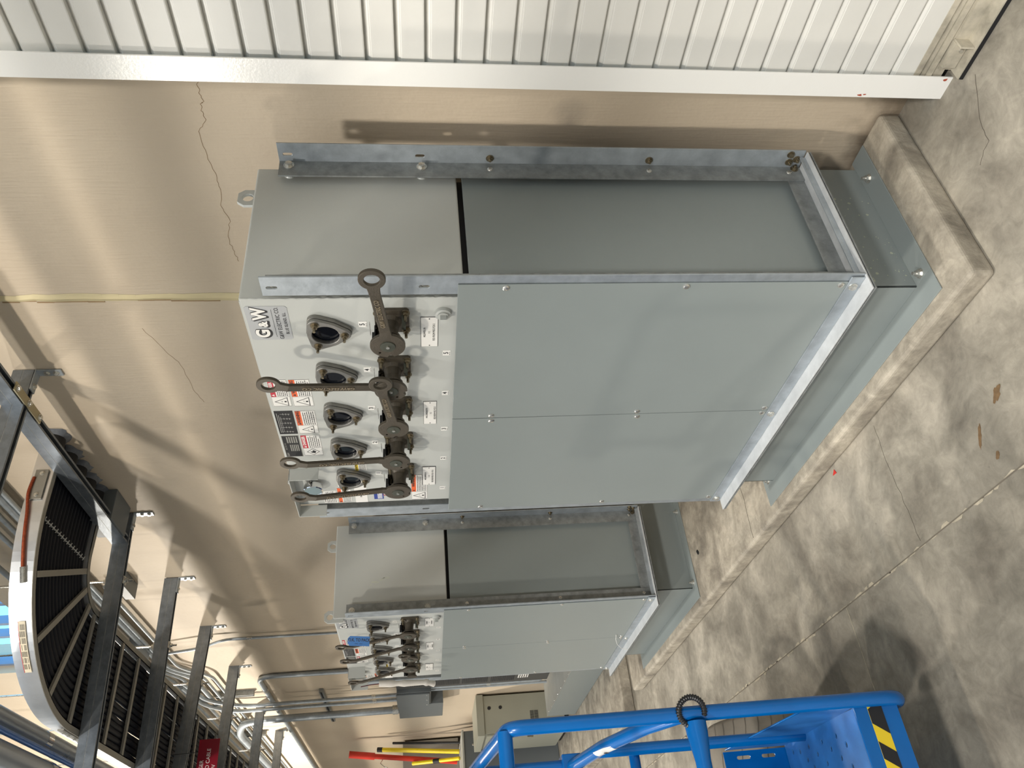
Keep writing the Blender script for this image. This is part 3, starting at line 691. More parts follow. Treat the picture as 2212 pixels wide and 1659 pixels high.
    rect(g, ox, -.158, -.042, 1.9835, 1.9845, YF-.0013, ink)
    g.text('G&W ELECTRIC CO.', 0.0160, (ox-.100, YF-.0015, 1.970), X, Z, ink, 0.0001, 0.0, sx=0.93)
    g.text('BLUE ISLAND, ILL.', 0.0125, (ox-.100, YF-.0015, 1.952), X, Z, ink, 0.0001, 0.0, sx=0.93)
    g.build('maker_decal', t, label='silver decal with white G&W lettering')
    # safety stickers
    ansi(t, ox, -.506, -.361, 1.991, 2.049, 'DANGER', red, 'tri', 'white danger sticker with red heading')
    ansi(t, ox, -.508, -.363, 1.923, 1.986, 'WARNING', orange, 'tri', 'white warning sticker with orange heading')
    ansi(t, ox, -.670, -.533, 1.926, 1.991, 'WARNING', orange, 'tri', 'white warning sticker under the black diagram')
    ansi(t, ox, -.814, -.680, 1.927, 1.992, 'DANGER', red, 'dia', 'white danger sticker with diamond symbol')
    if not far: ansi(t, ox, -1.179, -.979, 1.567, 1.629, 'WARNING', orange, 'tri', 'wide warning sticker low on the tank face', 0.33)
    ansi(t, ox, -.935, -.876, 1.785, 1.829, 'CAUTION', yellow, 'tri', 'small yellow caution sticker', 0)
    ansi(t, ox, -1.178, -1.060, 1.856, 1.908, 'WARNING', orange, 'tri', 'orange-headed warning sticker at the tank edge', 0)
    g = G(); g.box(ox-1.178, ox-1.08, YF-.0009, YF+.001, 1.912, 1.962, white); text_lines(g, ox, -1.174, -1.084, 1.915, 1.952, 6, YF-.0012, ink, 33); g.text('NOTICE', 0.007, (ox-1.155, YF-.0013, 1.957), X, Z, ink, 0.0001); g.build('notice_label', t)
    g = G(); g.box(ox-1.183, ox-1.045, YF-.0009, YF+.001, 1.797, 1.843, white); g.text('1\nMSG/MVSS-1N\n12470 V', 0.010, (ox-1.114, YF-.0013, 1.820), X, Z, ink, 0.0001, sx=0.85); g.build('circuit_label', t)
    if not far:
        g = G(); g.box(ox-1.162, ox-1.107, YF-.0009, YF+.001, 1.736, 1.772, bluem); rect(g, ox, -1.157, -1.113, 1.741, 1.758, YF-.0012, white); text_lines(g, ox, -1.155, -1.115, 1.742, 1.757, 3, YF-.0014, bluem, 4); g.build('inspection_label', t, label='small blue inspection sticker')
        g = G(); g.plate([(-1.125+.012*c, 1.728+.012*s) for c, s in [(math.cos(2*PI*k/8+.39), math.sin(2*PI*k/8+.39)) for k in range(8)]], [[(-1.125+.0085*c, 1.728+.0085*s) for c, s in [(math.cos(2*PI*k/8+.39), math.sin(2*PI*k/8+.39)) for k in range(8)]]], .0006, (ox, YF-.0006, 0), X, Z, red); g.build('octagon_label', t, label='red octagon sticker')
    # black one-line diagram and rating plate
    g = G(); g.box(ox-.670, ox-.532, YF-.0009, YF+.001, 1.996, 2.054, blackm)
    for k in range(5):
        xx = -.655+k*.026; rect(g, ox, xx, xx+.0007, 2.006, 2.046-k*.002, YF-.0012, white); rect(g, ox, xx-.005, xx+.005, 2.018, 2.0187, YF-.0012, white); rect(g, ox, xx-.006, xx+.003, 2.010, 2.0107, YF-.0012, white); rect(g, ox, xx-.004, xx+.006, 2.027, 2.0277, YF-.0012, white)
    rect(g, ox, -.660, -.545, 2.047, 2.0478, YF-.0012, white); rect(g, ox, -.660, -.555, 2.042, 2.0427, YF-.0012, white); rect(g, ox, -.655, -.565, 2.037, 2.0375, YF-.0012, white)
    g.build('diagram_plate', t, label='black plate with white one-line diagram')
    g = G(); g.box(ox-.818, ox-.681, YF-.0009, YF+.001, 1.997, 2.054, plategrey); rect(g, ox, -.816, -.683, 1.999, 2.052, YF-.0011, blackm)
    for k in range(5): rect(g, ox, -.780, -.738, 2.004+k*.0062, 2.0075+k*.0062, YF-.0013, plategrey); rect(g, ox, -.727, -.688, 2.004+k*.0075, 2.0085+k*.0075, YF-.0013, plategrey)
    g.text('G&W', .010, (ox-.802, YF-.0014, 2.045), X, Z, plategrey, .0001, .0002); g.text('ELECTRIC CO.', .007, (ox-.748, YF-.0014, 2.046), X, Z, plategrey, .0001)
    g.build('rating_plate', t, label='black and grey rating plate')
    # gauge hood
    g = G(); hx0, hx1, hz0, hz1 = ox-1.196, ox-.905, 1.965, 2.058
    dpt = YF-0.048 if not far else YF-0.062
    g.box(hx1-.003, hx1, dpt, YF, hz0-.01, hz1, tank_m); g.box(hx0, hx0+.003, dpt, YF, hz0-.01, hz1, tank_m); g.box(hx0, hx1, dpt, YF, hz1-.003, hz1, tank_m)
    ho = g.build('gauge_hood', t, bevel=0.001)
    g = G(); gx = ox-1.015; g.lathe((gx, YF, 1.985), -Y, [(0, .020), (.012, .020), (.013, .034), (.034, .036), (.036, .033), (.035, .030)], chrome, 32)
    g.cyl((gx+.05, YF, 2.0), (gx+.05, YF-.014, 2.0), .011, boxdark, 16); g.cyl((gx+.05, YF-.012, 2.0), (gx, YF-.012, 2.0), .006, cast, 12)
    gg = g.build('pressure_gauge', t); g = G(); g.lathe((gx, YF-.030, 1.985), -Y, [(0, .030), (.001, .030)], white, 32); g.build('dial', gg)
    if far:
        g = G(); sm = mat('pale_scuff_marks', hexc(196, 200, 180), 0.7)
        for k in range(14):
            yy = -.415+random.uniform(-.010, .010)+k*.0022; z_ = 1.875-k*.0070; L_ = random.uniform(.010, .022)
            g.quad([(ox+.0006, yy, z_), (ox+.0006, yy+L_*.5, z_-L_), (ox+.0006, yy+L_*.5+.0025, z_-L_), (ox+.0006, yy+.0030, z_)], [(0, 1, 2, 3)], sm)
        g.build('scuff_mark', t, label='pale scratch on the tank side')
    return t
cab1 = cabinet(0.0, 'near grey switchgear cabinet with bare side panel beside the white rolling door', 1)
cab2 = cabinet(-2.4846, 'far grey switchgear cabinet behind the near one, with a blue tag on its handles', 2)
O2 = -2.4846
# blue card tag on the far cabinet's handle
g = G(); a_ = Vector((.10, -.12, -.98)).normalized(); b_ = Vector((.35, .90, 0)); b_ = (b_-a_*b_.dot(a_)).normalized(); cc_ = Vector((O2+.0, -.715, 1.925))
g.plate([(-.046, -.024), (.056, -.024), (.056, .024), (-.046, .024), (-.058, .012), (-.058, -.012)], [circ(-.050, 0, .003, 8)], .001, cc_, a_, b_, bluetag)
n_ = a_.cross(b_)
g.text('O.K. TO PACK', .0215, cc_+n_*.0008+a_*.002+b_*.005, a_, b_, ink, .0001, .0005, sx=0.82)
g.text('MODEL      SERIAL', .005, cc_+n_*.0008-b_*.013, a_, b_, ink, .0001)
g.build('cardboard_tag', label='blue O.K. TO PACK tag hanging by the uppermost handle of the far cabinet', category='tag')
G().tube([(O2-.523, -.607, .444), (O2-.56, -.625, .442), (O2-.61, -.640, .425), (O2-.66, -.648, .392), (O2-.69, -.650, .3475)], .0013, white, 6).build('wire_loop', label='thin white wire loop sticking out at the lower cover seam of the far cabinet', category='wire')
p_ = blob(-2.332, -.392, .010, .018, .6, .0777+.004, 9); g = G(); g.quad(p_+[(q[0], q[1], .0778) for q in p_], [tuple(range(9))]+[(i, 9+i, 9+(i+1) % 9, (i+1) % 9) for i in range(9)], blackm); g.build('plastic_scrap', label='small black scrap lying on the concrete pad between the cabinets', category='scrap')
# white wrapped document roll hanging at the far cabinet
g = G(); ph = [(O2-.925, -.69, 1.87), (O2-.93, -.695, 1.75), (O2-.925, -.70, 1.58), (O2-.955, -.705, 1.535)]
path = bend(ph, .05)
rs = [.018+.003*math.sin(i*1.3) for i in range(len(path))]
g.tube(path, rs, paper, 10)
wr = g.build('paper_roll', label='white wrapped paper roll hanging at the left edge of the far cabinet', category='paper roll')
g = G(); g.tube([(O2-.925, -.69, 1.87), (O2-.90, -.70, 1.93), (O2-.87, -.715, 1.975)], .003, mat('dark_red_string', hexc(90, 20, 40), .7), 6); g.build('string', wr)

# ------------------------------------------------------------------ strut supports, cable tray, cables
gstrut = mat('strut_zinc_steel', hexc(128, 134, 140), 0.42, 0.7, var=0.2, scale=22, bump=0.12, bscale=90)
def strut_profile(g, p0, p1, m=gstrut):
    """double back-to-back channel between two points (horizontal), 41 wide and 82 high, open slots above and below"""
    p0 = Vector(p0); p1 = Vector(p1); d = (p1-p0).normalized(); s_ = d.cross(Z).normalized(); wd, hh, th = .0206, .082, .003
    def bx(a0, a1, b0, b1, mm):
        vs = []
        for q in (p0, p1):
            vs += [q+s_*a0+Z*b0, q+s_*a1+Z*b0, q+s_*a1+Z*b1, q+s_*a0+Z*b1]
        g.quad(vs, [(0, 1, 2, 3), (7, 6, 5, 4), (0, 4, 5, 1), (1, 5, 6, 2), (2, 6, 7, 3), (3, 7, 4, 0)], mm)
    for sg in (-1, 1):
        a, b = sorted((sg*wd, sg*(wd-th))); bx(a, b, 0, hh/2-.002, m); bx(a, b, hh/2+.002, hh, m)
        a, b = sorted((sg*(wd-th-.0005), sg*(wd-.010))); bx(a, b, 0, th, m); bx(a, b, hh-th, hh, m)
        a, b = sorted((sg*(wd-.004), sg*(wd-.0005))); bx(a, b, hh/2-.0025, hh/2+.0025, galvd)
    bx(-wd+th, wd-th, hh/2-.002, hh/2+.002, m)
    bx(-wd+th, wd-th, hh/2-.012, hh/2-.010, blackm)
    return g
SX = [(-1.17, -1.19), (-2.49, -2.63), (-3.43, -3.49), (-4.385, -4.17), (-5.42, -5.22), (-6.72, -6.55), (-7.9, -7.75)]
names_ = ['nearest the door, carrying the long strut', 'second from the door, under the end of the tray bend', 'third from the door along the tray', 'fourth from the door, beside the red sign', 'fifth from the door along the tray', 'sixth from the door, with the thin conduits behind', 'farthest from the door']
for i, (xw, xe) in enumerate(SX):
    t = thing('strut_bracket', (xw, YW, 3.168), 'galvanised double strut support arm, ' + names_[i], 'strut', 'support arms under the cable tray')
    ye = -1.45 if i else -1.1
    slope = 0 if i else 0
    g = strut_profile(G(), (xw, YW-0.004, 3.168), (xw+(xe-xw)*((ye-YW)/-1.2), ye, 3.168)); g.build('strut', t)
    g = G(); g.box(xw-.020, xw+.020, YW-.008, YW-.001, 3.065, 3.166, galv); g.box(xw-.020, xw+.020, YW-.10, YW-.008, 3.160, 3.166, galv)
    br = g.build('angle_bracket', t, bevel=.001)
    g = G(); g.hexbolt((xw, YW-.008, 3.125), -Y, .009, .007); g.hexbolt((xw, YW-.008, 3.088), -Y, .009, .007); g.hexbolt((xw, YW-.075, 3.160), -Z, .009, .007); g.build('bolt', br)
    if i >= 1:
        # hanging rod from above with its nut
        yr_ = -.36 if i > 1 else -.30; xr_ = xw+(xe-xw)*.33+.0
        G().cyl((xr_, yr_, 3.120), (xr_, yr_, 6.195), .006, zinc, 10).build('threaded_rod', t)
        g = G(); g.box(xr_-.02, xr_+.02, yr_-.02, yr_+.02, 3.250, 3.256, zinc); g.cyl((xr_, yr_, 3.256), (xr_, yr_, 3.268), .012, zinc, 6); g.build('rod_nut', t)
        g = G(); g.box(xr_-.02, xr_+.02, yr_-.02, yr_+.02, 3.160, 3.166, zinc); g.cyl((xr_, yr_, 3.160), (xr_, yr_, 3.146), .012, zinc, 6); g.build('rod_nut', t)
t = thing('long_strut', (-1.8, -.085, 3.168), 'long galvanised double strut running along the wall between the first two support arms', 'strut')
strut_profile(G(), (-0.4, -.085, 3.172), (-2.52, -.085, 3.172)).build('strut', t)
g = G(); g.box(-1.30, -1.05, -.105, -.065, 3.160, 3.166, mat('yellow_zinc_plate', hexc(168, 158, 128), .4, .7))
fp = g.build('splice_plate', t, bevel=.001); g = G()
for dx in (-1.28, -1.175, -1.07): g.hexbolt((dx, -.085, 3.160), -Z, .010, .007)
g.build('bolt', fp)

# tray: from the wall, a ninety-degree bend, then along the wall
BC = (-2.5, -.25); RO, RI = .773, .243; TZ0, TZ1 = 3.252, 3.360; XE = -12.0
def arc(R, n=28): return [(BC[0]+R*math.cos(-PI/2*k/n), BC[1]+R*math.sin(-PI/2*k/n)) for k in range(n+1)]
tray = thing('cable_tray', (BC[0], BC[1], TZ0), 'aluminium ladder cable tray curving out of the wall and along it overhead', 'cable tray')
def railstrip(g, path, out):
    """C-shaped side rail with two ribs, following a path in plan; out = +1 when the outer side is away from the bend"""
    n = len(path); prof = [(0, TZ0), (.004*out, TZ0), (.004*out, TZ0+.034), (.007*out, TZ0+.037), (.004*out, TZ0+.040), (.004*out, TZ0+.072), (.007*out, TZ0+.075), (.004*out, TZ0+.078), (.004*out, TZ1-.012), (.012*out, TZ1-.010), (.012*out, TZ1), (0, TZ1)]
    rings = []
    for i, p in enumerate(path):
        a = Vector(path[max(i-1, 0)]); b = Vector(path[min(i+1, n-1)]); d = (b-a).normalized(); nn = Vector((-d.y, d.x))
        rings.append([(p[0]+nn.x*q[0], p[1]+nn.y*q[0], q[1]) for q in prof])
    k = len(prof); vs = [v for r in rings for v in r]
    g.quad(vs, [(i*k+j, i*k+(j+1) % k, (i+1)*k+(j+1) % k, (i+1)*k+j) for i in range(n-1) for j in range(k)], alum)
    # bottom flange turned under the cables
    for sg in (1,):
        vs = []
        for i, p in enumerate(path):
            a = Vector(path[max(i-1, 0)]); b = Vector(path[min(i+1, n-1)]); d = (b-a).normalized(); nn = Vector((-d.y, d.x))
            vs += [(p[0]+nn.x*.004*out, p[1]+nn.y*.004*out, TZ0), (p[0]-nn.x*.030*out, p[1]-nn.y*.030*out, TZ0), (p[0]-nn.x*.030*out, p[1]-nn.y*.030*out, TZ0+.003), (p[0]+nn.x*.004*out, p[1]+nn.y*.004*out, TZ0+.003)]
        g.quad(vs, [(i*4+j, i*4+(j+1) % 4, (i+1)*4+(j+1) % 4, (i+1)*4+j) for i in range(n-1) for j in range(4)], alumd)
PO = [(BC[0]+RO, YW-.01)]+arc(RO)+[(XE, BC[1]-RO)]
PI_ = [(BC[0]+RI, YW-.01)]+arc(RI)+[(XE, BC[1]-RI)]
g = G(); railstrip(g, PO, -1); ro_ = g.build('side_rail', tray)
g = G(); railstrip(g, PI_, 1); ri_ = g.build('side_rail', tray)
def rung(p, q, dirv):
    g = G(); p = Vector((*p, TZ0)); q = Vector((*q, TZ0)); d = Vector((*dirv, 0)).normalized(); vs = []
    for e in (p, q): vs += [e-d*.014, e+d*.014, e+d*.014+Z*.012, e-d*.014+Z*.012]
    g.quad(vs, [(3, 2, 1, 0), (4, 5, 6, 7), (0, 1, 5, 4), (1, 2, 6, 5), (2, 3, 7, 6), (3, 0, 4, 7)], alumd); g.build('rung', tray)
for a in (-23.5, -45, -67, -88):
    c, s_ = math.cos(math.radians(a)), math.sin(math.radians(a)); rung((BC[0]+RI*c, BC[1]+RI*s_), (BC[0]+RO*c, BC[1]+RO*s_), (-s_, c))
xx = -2.66
while xx > XE+.2: rung((xx, BC[1]-RI), (xx, BC[1]-RO), (1, 0)); xx -= .290
# splice plates on the outer rail
g = G(); g.box(BC[0]+RO+.004, BC[0]+RO+.010, -.23, -.08, TZ0+.035, TZ0+.09, alumd)
for yy in (-.21, -.10): g.hexbolt((BC[0]+RO+.010, yy, TZ0+.06), X, .007, .005)
g.build('splice_plate', tray)
g = G(); g.box(-2.80, -2.52, BC[1]-RO-.014, BC[1]-RO-.006, TZ0+.042, TZ0+.07, alumd)
for q in (-2.76, -2.70, -2.62, -2.56): g.hexbolt((q, BC[1]-RO-.014, TZ0+.056), -Y, .007, .005)
g.build('splice_plate', tray)
# maker's sticker on the bend
g = G(); sa = [math.radians(-38-k*2.0) for k in range(10)]; rl = RO+.0045
vs = []
for a in sa: vs += [(BC[0]+(rl)*math.cos(a), BC[1]+(rl)*math.sin(a), TZ0+.041), (BC[0]+(rl)*math.cos(a), BC[1]+(rl)*math.sin(a), TZ0+.071)]
g.quad(vs, [(2*i, 2*i+1, 2*i+3, 2*i+2) for i in range(9)], mat('yellowed_sticker', hexc(214, 200, 172), .5))
vs = []
for a in sa: vs += [(BC[0]+(rl+.0006)*math.cos(a), BC[1]+(rl+.0006)*math.sin(a), TZ0+.069), (BC[0]+(rl+.0006)*math.cos(a), BC[1]+(rl+.0006)*math.sin(a), TZ0+.071)]
g.quad(vs, [(2*i, 2*i+1, 2*i+3, 2*i+2) for i in range(9)], red)
for k in range(7):
    for i in range(7):
        if random.random() < .8:
            a0, a1 = math.radians(-39-i*2.3), math.radians(-39-i*2.3-1.9); z_ = TZ0+.045+k*.0034; r_ = rl+.0007
            g.quad([(BC[0]+r_*math.cos(a0), BC[1]+r_*math.sin(a0), z_), (BC[0]+r_*math.cos(a1), BC[1]+r_*math.sin(a1), z_), (BC[0]+r_*math.cos(a1), BC[1]+r_*math.sin(a1), z_+.0012), (BC[0]+r_*math.cos(a0), BC[1]+r_*math.sin(a0), z_+.0012)], [(0, 1, 2, 3)], ink)
g.build('maker_sticker', tray, label='yellowed sticker with small print')
# cables
NC = 15
for k in range(NC):
    rr_ = RI+.030+(RO-RI-.060)*k/(NC-1); rc = .0165
    pth = [(BC[0]+rr_, YW-.002)]+[(BC[0]+rr_, YW-.1-.04*j) for j in range(3)]+arc(rr_, 16)
    x_ = BC[0]
    while x_ > XE: x_ -= .22; pth.append((x_, BC[1]-rr_+random.uniform(-.005, .005)))
    zc_ = TZ0+.012+rc+.0005
    g = G().tube([(p[0], p[1], zc_+(random.uniform(0, .006) if i > 22 else 0)) for i, p in enumerate(pth)], rc, cablem, 10)
    o = g.build('power_cable', label='thick black power cable lying in the overhead tray', category='cable', group='black cables lying side by side in the tray')
    ay = -.30-.012*k/NC; g = G(); th_ = circ(0, 0, .0178, 12)
    g.tube([(BC[0]+rr_+p[0], ay, zc_+p[1]) for p in th_]+[(BC[0]+rr_+th_[0][0], ay, zc_+th_[0][1])], .0028, mat('grey_cable_tie', hexc(165, 165, 162), .5), 6)
    g.tube([(BC[0]+rr_+.008, ay-.012, zc_-.016), (BC[0]+rr_-.006, ay+.012, zc_-.018)], .0028, MATS['grey_cable_tie'], 6)
    g.build('cable_tie', o)
# grounding braid on the outer rail
g = G(); gx = lambda a: (BC[0]+(RO+.010)*math.cos(a), BC[1]+(RO+.010)*math.sin(a))
pts = [(BC[0]+RO+.012, -.12, TZ0+.088), (BC[0]+RO+.016, -.20, TZ0+.094)]+[(*gx(math.radians(-a)), TZ0+.080-a*.0012) for a in (3, 8, 13, 18, 22)]
g.tube(bend(pts, .03, 3), .0075, copper, 8)
bt = g.build('grounding_strap', label='copper braided grounding strap bolted to the side of the cable tray', category='strap')
a = math.radians(-23.5); g = G(); g.cyl((*gx(math.radians(-21)), TZ0+.055), (*gx(math.radians(-26)), TZ0+.05), .011, zinc, 8); g.build('lug', bt)
# sleeves where cables enter the wall
for k, x_ in enumerate((-1.665, -1.82, -1.945, -2.075, -2.20)):
    t = thing('cable_sleeve', (x_, YW, 3.27), 'black cable sleeve with smeared grey sealant ring at the wall, ' + ['nearest the door', 'second from the door', 'middle one of five', 'fourth from the door', 'farthest from the door'][k], 'sleeve', 'cable sleeves in the wall under the tray')
    G().cyl((x_, YW-.001, 3.275), (x_, YW-.07, 3.275), .048, blackm, 24).build('sleeve', t)
    g = G(); n = 26; vs = []
    for q in range(n):
        a = 2*PI*q/n; vs += [(x_+.047*math.cos(a), YW-.022, 3.275+.047*math.sin(a)), (x_+(.068+random.uniform(-.008, .012))*math.cos(a), YW-.0012, 3.275+(.066+random.uniform(-.008, .010))*math.sin(a))]
    g.quad(vs, [(2*q, 2*((q+1) % n), 2*((q+1) % n)+1, 2*q+1) for q in range(n)], sealant, True); g.build('sealant', t)
# grey junction box beside the second arm
g = G(); g.box(-2.42, -2.20, -.10, YW-.001, 3.165, 3.30, boxgrey); g.build('junction_box', bevel=.003, label='small grey junction box on the wall between tray and second support arm', category='box')

# conduits on the wall above and behind the tray
def conduit(path, r, label, grp=None, m=galv, br=.12, couplings=()):
    g = G().tube(bend(path, br, 7), r, m, 14); kw = dict(label=label, category='conduit')
    if grp: kw['group'] = grp
    o = g.build('conduit', **kw)
    for (p, q) in couplings: G().cyl(p, q, r*1.25, zinc, 16).build('coupling', o)
    return o
GR = 'horizontal conduits on the wall behind the tray'
for (x0_, z_, r_, lb) in ((-3.40, 3.605, .013, 'thin bright conduit high on the wall behind the tray, lowest of the group'), (-1.2, 3.680, .013, 'long thin conduit high on the wall, just above the lowest one'), (-1.2, 3.715, .020, 'dull grey thicker conduit running high along the wall behind the tray'), (-1.2, 3.80, .014, 'pale conduit high on the wall, second from the top'), (-1.2, 3.89, .013, 'topmost thin conduit on the wall behind the tray')):
    conduit([(x0_, .025, z_), (-5.2, .025, z_), (-5.5, .025, z_-.20 if z_ < 3.7 else z_-.15), (-12, .025, z_-.20 if z_ < 3.7 else z_-.15)], r_, lb, GR)
conduit([(-1.0, .0, 4.05), (-12, .0, 4.05)], .016, 'conduit running along the wall close under the high windows', GR)
conduit([(-4.598, .035, .9), (-4.598, .035, 3.12), (-4.66, .0, 3.30), (-4.75, .0, 3.60)], .011, 'thin vertical conduit on the wall behind the top of the far cabinet', None, galv, .08, [((-4.598, .035, 2.95), (-4.598, .035, 2.91))])
conduit([(-5.70, .046, 2.0), (-5.70, .046, 3.065), (-12, .046, 3.085)], .022, 'grey conduit rising beside the far cabinet, then bending along the wall', None, galv, .16, [((-6.1, .046, 3.066), (-6.16, .046, 3.066))])
conduit([(-6.34, -.03, 1.85), (-6.36, -.03, 3.30), (-6.2, .0, 3.60), (-5.6, .0, 3.66)], .017, 'vertical conduit into the wall box, nearest the far cabinet', 'vertical conduits into the grey wall boxes', galv, .16, [((-6.345, -.03, 2.1), (-6.345, -.03, 2.06))])
conduit([(-6.52, -.03, 1.85), (-6.54, -.03, 3.42), (-6.35, .0, 3.66), (-5.7, .0, 3.70)], .017, 'vertical conduit into the wall box, middle one of three', 'vertical conduits into the grey wall boxes', galv, .16, [((-6.525, -.03, 2.1), (-6.525, -.03, 2.06))])
conduit([(-6.93, -.03, 1.85), (-6.95, -.03, 3.40), (-7.5, -.02, 3.56), (-12, -.02, 3.52)], .036, 'thick vertical conduit into the wall box, bending away along the wall at its top', 'vertical conduits into the grey wall boxes', galv, .22, [((-6.93, -.03, 1.92), (-6.93, -.03, 1.86))])
def wall_strut(x0_, x1_, z_, label):
    t = thing('wall_strut', ((x0_+x1_)/2, YW, z_), label, 'strut', 'short strut pieces on the wall')
    g = G(); g.box(x0_, x1_, .030, YW-.001, z_-.02, z_+.02, galvd); g.box(x0_, x1_, .028, .032, z_-.008, z_+.008, blackm); g.build('channel', t)
    return t
wall_strut(-7.5, -6.30, 2.575, 'strut channel clamping the vertical conduits halfway up the wall')
for (sx_, za) in ((-6.20, 3.18), (-7.85, 3.34)):
    g = G(); g.box(sx_-.03, sx_+.03, .02, YW-.001, za, za+.34, galvd); g.box(sx_-.012, sx_+.012, .018, .022, za, za+.34, blackm)
    g.build('wall_strut', label='vertical strut channel behind the conduits, ' + ('nearer the cabinets' if sx_ > -7 else 'farther from the cabinets'), category='strut', group='vertical struts on the wall')
g = G(); g.box(-3.50, -3.28, -.03, YW-.001, 3.44, 3.50, boxgrey); g.build('junction_box', bevel=.002, label='flat grey box high on the wall behind the third support arm', category='box')
g = G(); g.box(-4.75, -4.52, -.08, YW-.001, 3.705, 3.795, mat('pale_box', hexc(150, 156, 160), .5)); g.build('junction_box', bevel=.002, label='pale box high on the wall at the end of the conduits', category='box')
# big pipes overhead; the two widest are unseen, added to shade the upper wall
for (y_, z_, r_, lb, mm) in ((-.587, 4.30, .062, 'grey pipe overhead, nearer the wall and the slimmer of the two', pipem), (-.700, 4.20, .020, 'thin blue pipe running overhead between the two grey pipes', mat('blue_grey_pipe', hexc(60, 110, 180), .3, .2)), (-.835, 4.26, .108, 'large grey pipe overhead, farther from the wall', pipem), (-1.50, 3.575, .080, 'lower grey pipe overhead beyond the ends of the support arms, slimmer one', pipem), (-1.74, 3.415, .138, 'lower grey pipe overhead beyond the ends of the support arms, thicker one', pipem), (-2.50, 3.62, .180, 'added light-blocking pipe overhead, farthest out over the hall', pipem), (-1.22, 4.42, .280, 'widest added light-blocking pipe, highest of those overhead', pipem)):
    t = thing('overhead_pipe', (-4, y_, z_-r_), lb, 'pipe', 'large pipes overhead')
    G().cyl((3, y_, z_), (-14, y_, z_), r_, mm, 28).build('pipe', t)
    for x_ in (-4.6, -7.4): G().cyl((x_, y_, z_), (x_-.09, y_, z_), r_*1.06, chrome if r_ > .03 else mm, 28).build('band', t)

# red danger sign hanging under the tray
t = thing('danger_sign', (-4.12, -1.05, 2.95), 'dark red energized cable danger sign hanging from the fourth support arm', 'sign')
g = G(); XS_ = -4.15
g.plate([(-1.35, 2.955), (-.775, 2.955), (-.775, 3.085), (-1.35, 3.085)], [], .004, (XS_, 0, 0), Y, Z, signred, .0005)
bd = g.build('board', t); g = G()
for tx, zz_, sz in (('DANGER', 3.055, .034), ('ENERGIZED CABLE', 3.016, .034), ('480V', 2.977, .034)): g.text(tx, sz, (XS_+.0026, -.965, zz_), Y, Z, white, .0001, sx=.92)
g.build('lettering', bd)
g = G(); g.cyl((XS_, -.85, 3.08), (XS_-.02, -.85, 3.25), .002, blackm, 6); g.cyl((XS_, -1.28, 3.08), (XS_-.02, -1.28, 3.25), .002, blackm, 6); g.build('tie', t)

# ------------------------------------------------------------------ gear on the wall beyond the far cabinet
t = thing('louvred_enclosure', (-5.65, -.02, .43), 'tall dark louvred enclosure on the wall just beyond the far cabinet', 'enclosure')
g = G(); g.box(-6.0, -5.30, -.07, YW-.001, .43, 1.85, boxdark); g.build('body', t, bevel=.004)
g = G()
for (za, zb) in ((.76, .98), (1.01, 1.24), (1.27, 1.49), (1.52, 1.72)):
    z_ = za
    while z_ < zb: g.box(-5.93, -5.75, -.074, -.069, z_, z_+.008, blackm); z_ += .016
g.build('louvre', t)
g = G(); g.box(-5.87, -5.76, -.073, -.069, .63, .725, white); text_lines(g, 0, -5.865, -5.765, .635, .72, 4, -.0735, ink, 9); g.build('label_plate', t)
t = thing('disconnect_box', (-6.2, -.02, 1.50), 'dark grey disconnect box on the wall under the two thinner vertical conduits', 'box')
G().box(-6.47, -6.03, -.10, YW-.001, 1.53, 1.85, boxgrey).build('body', t, bevel=.004)
G().box(-6.485, -6.04, -.118, -.102, 1.545, 1.855, boxgrey).build('cover', t, bevel=.003)
each('screw', t, [('dome', (q, -.118, 1.57), -Y, .007, .003) for q in (-6.44, -6.26, -6.09)])
G().box(-7.02, -6.488, -.10, YW-.001, 1.41, 1.85, boxgrey).build('switch_box', bevel=.004, label='grey box joined to the left of the disconnect box, under the thick conduit', category='box')
conduit([(-6.13, -.03, 1.53), (-6.13, -.03, .46), (-6.13, .05, .42)], .021, 'vertical conduit below the disconnect box beside the louvred enclosure', None, galv, .05, [((-6.13, -.03, 1.0), (-6.13, -.03, .96))])
conduit([(-6.24, -.03, 1.53), (-6.24, -.03, .40)], .014, 'thinner second vertical conduit below the disconnect box', None, galv, .05)
# low wireway beyond the far cabinet
t = thing('floor_wireway', (-5.6, -.13, .09), 'low grey steel wireway with dusty top on the far pad behind the far cabinet', 'wireway')
G().box(-6.60, -4.60, -.275, YW-.003, .092, .372, panel_m).build('body', t, bevel=.003)
lid = G().box(-6.60, -4.60, -.277, YW-.003, .374, .378, dusty).build('lid', t)
g = G()
for q in range(9): g.dome((-4.7-.22*q, -.262, .378), Z, .007, .003)
g.build('screw', lid)
# beige control cabinet
t = thing('control_cabinet', (-7.35, -.15, .10), 'beige control cabinet with louvres and two round black holes beyond the wireway', 'cabinet')
BX1, BX0, BY, BZ0, BZ1 = -6.961, -7.74, -.325, .14, .985
g = G(); g.box(BX0, BX1, BY, YW-.02, BZ0, BZ1, beigebox); g.box(BX0-.02, BX1+.02, BY-.02, YW-.01, BZ1, BZ1+.075, beigebox); g.build('body', t, bevel=.004)
G().box(BX0+.04, BX1-.03, BY+.02, YW-.05, .091, BZ0, blackm).build('plinth', t)
each('round_hole', t, [('cyl', (BX1, -.075, q), (BX1+.004, -.075, q), .018, blackm, 20) for q in (.925, .807)])
g = G()
for q in range(13): g.box(BX1-.001, BX1+.003, -.135-.0105*q, -.130-.0105*q, .415, .455, blackm); g.box(BX1-.001, BX1+.003, -.135-.0105*q, -.130-.0105*q, .460, .50, blackm)
g.build('louvre', t)
G().box(BX0+.01, BX1-.012, BY-.022, BY-.002, BZ0+.01, BZ1-.02, beigebox).build('door', t, bevel=.003)
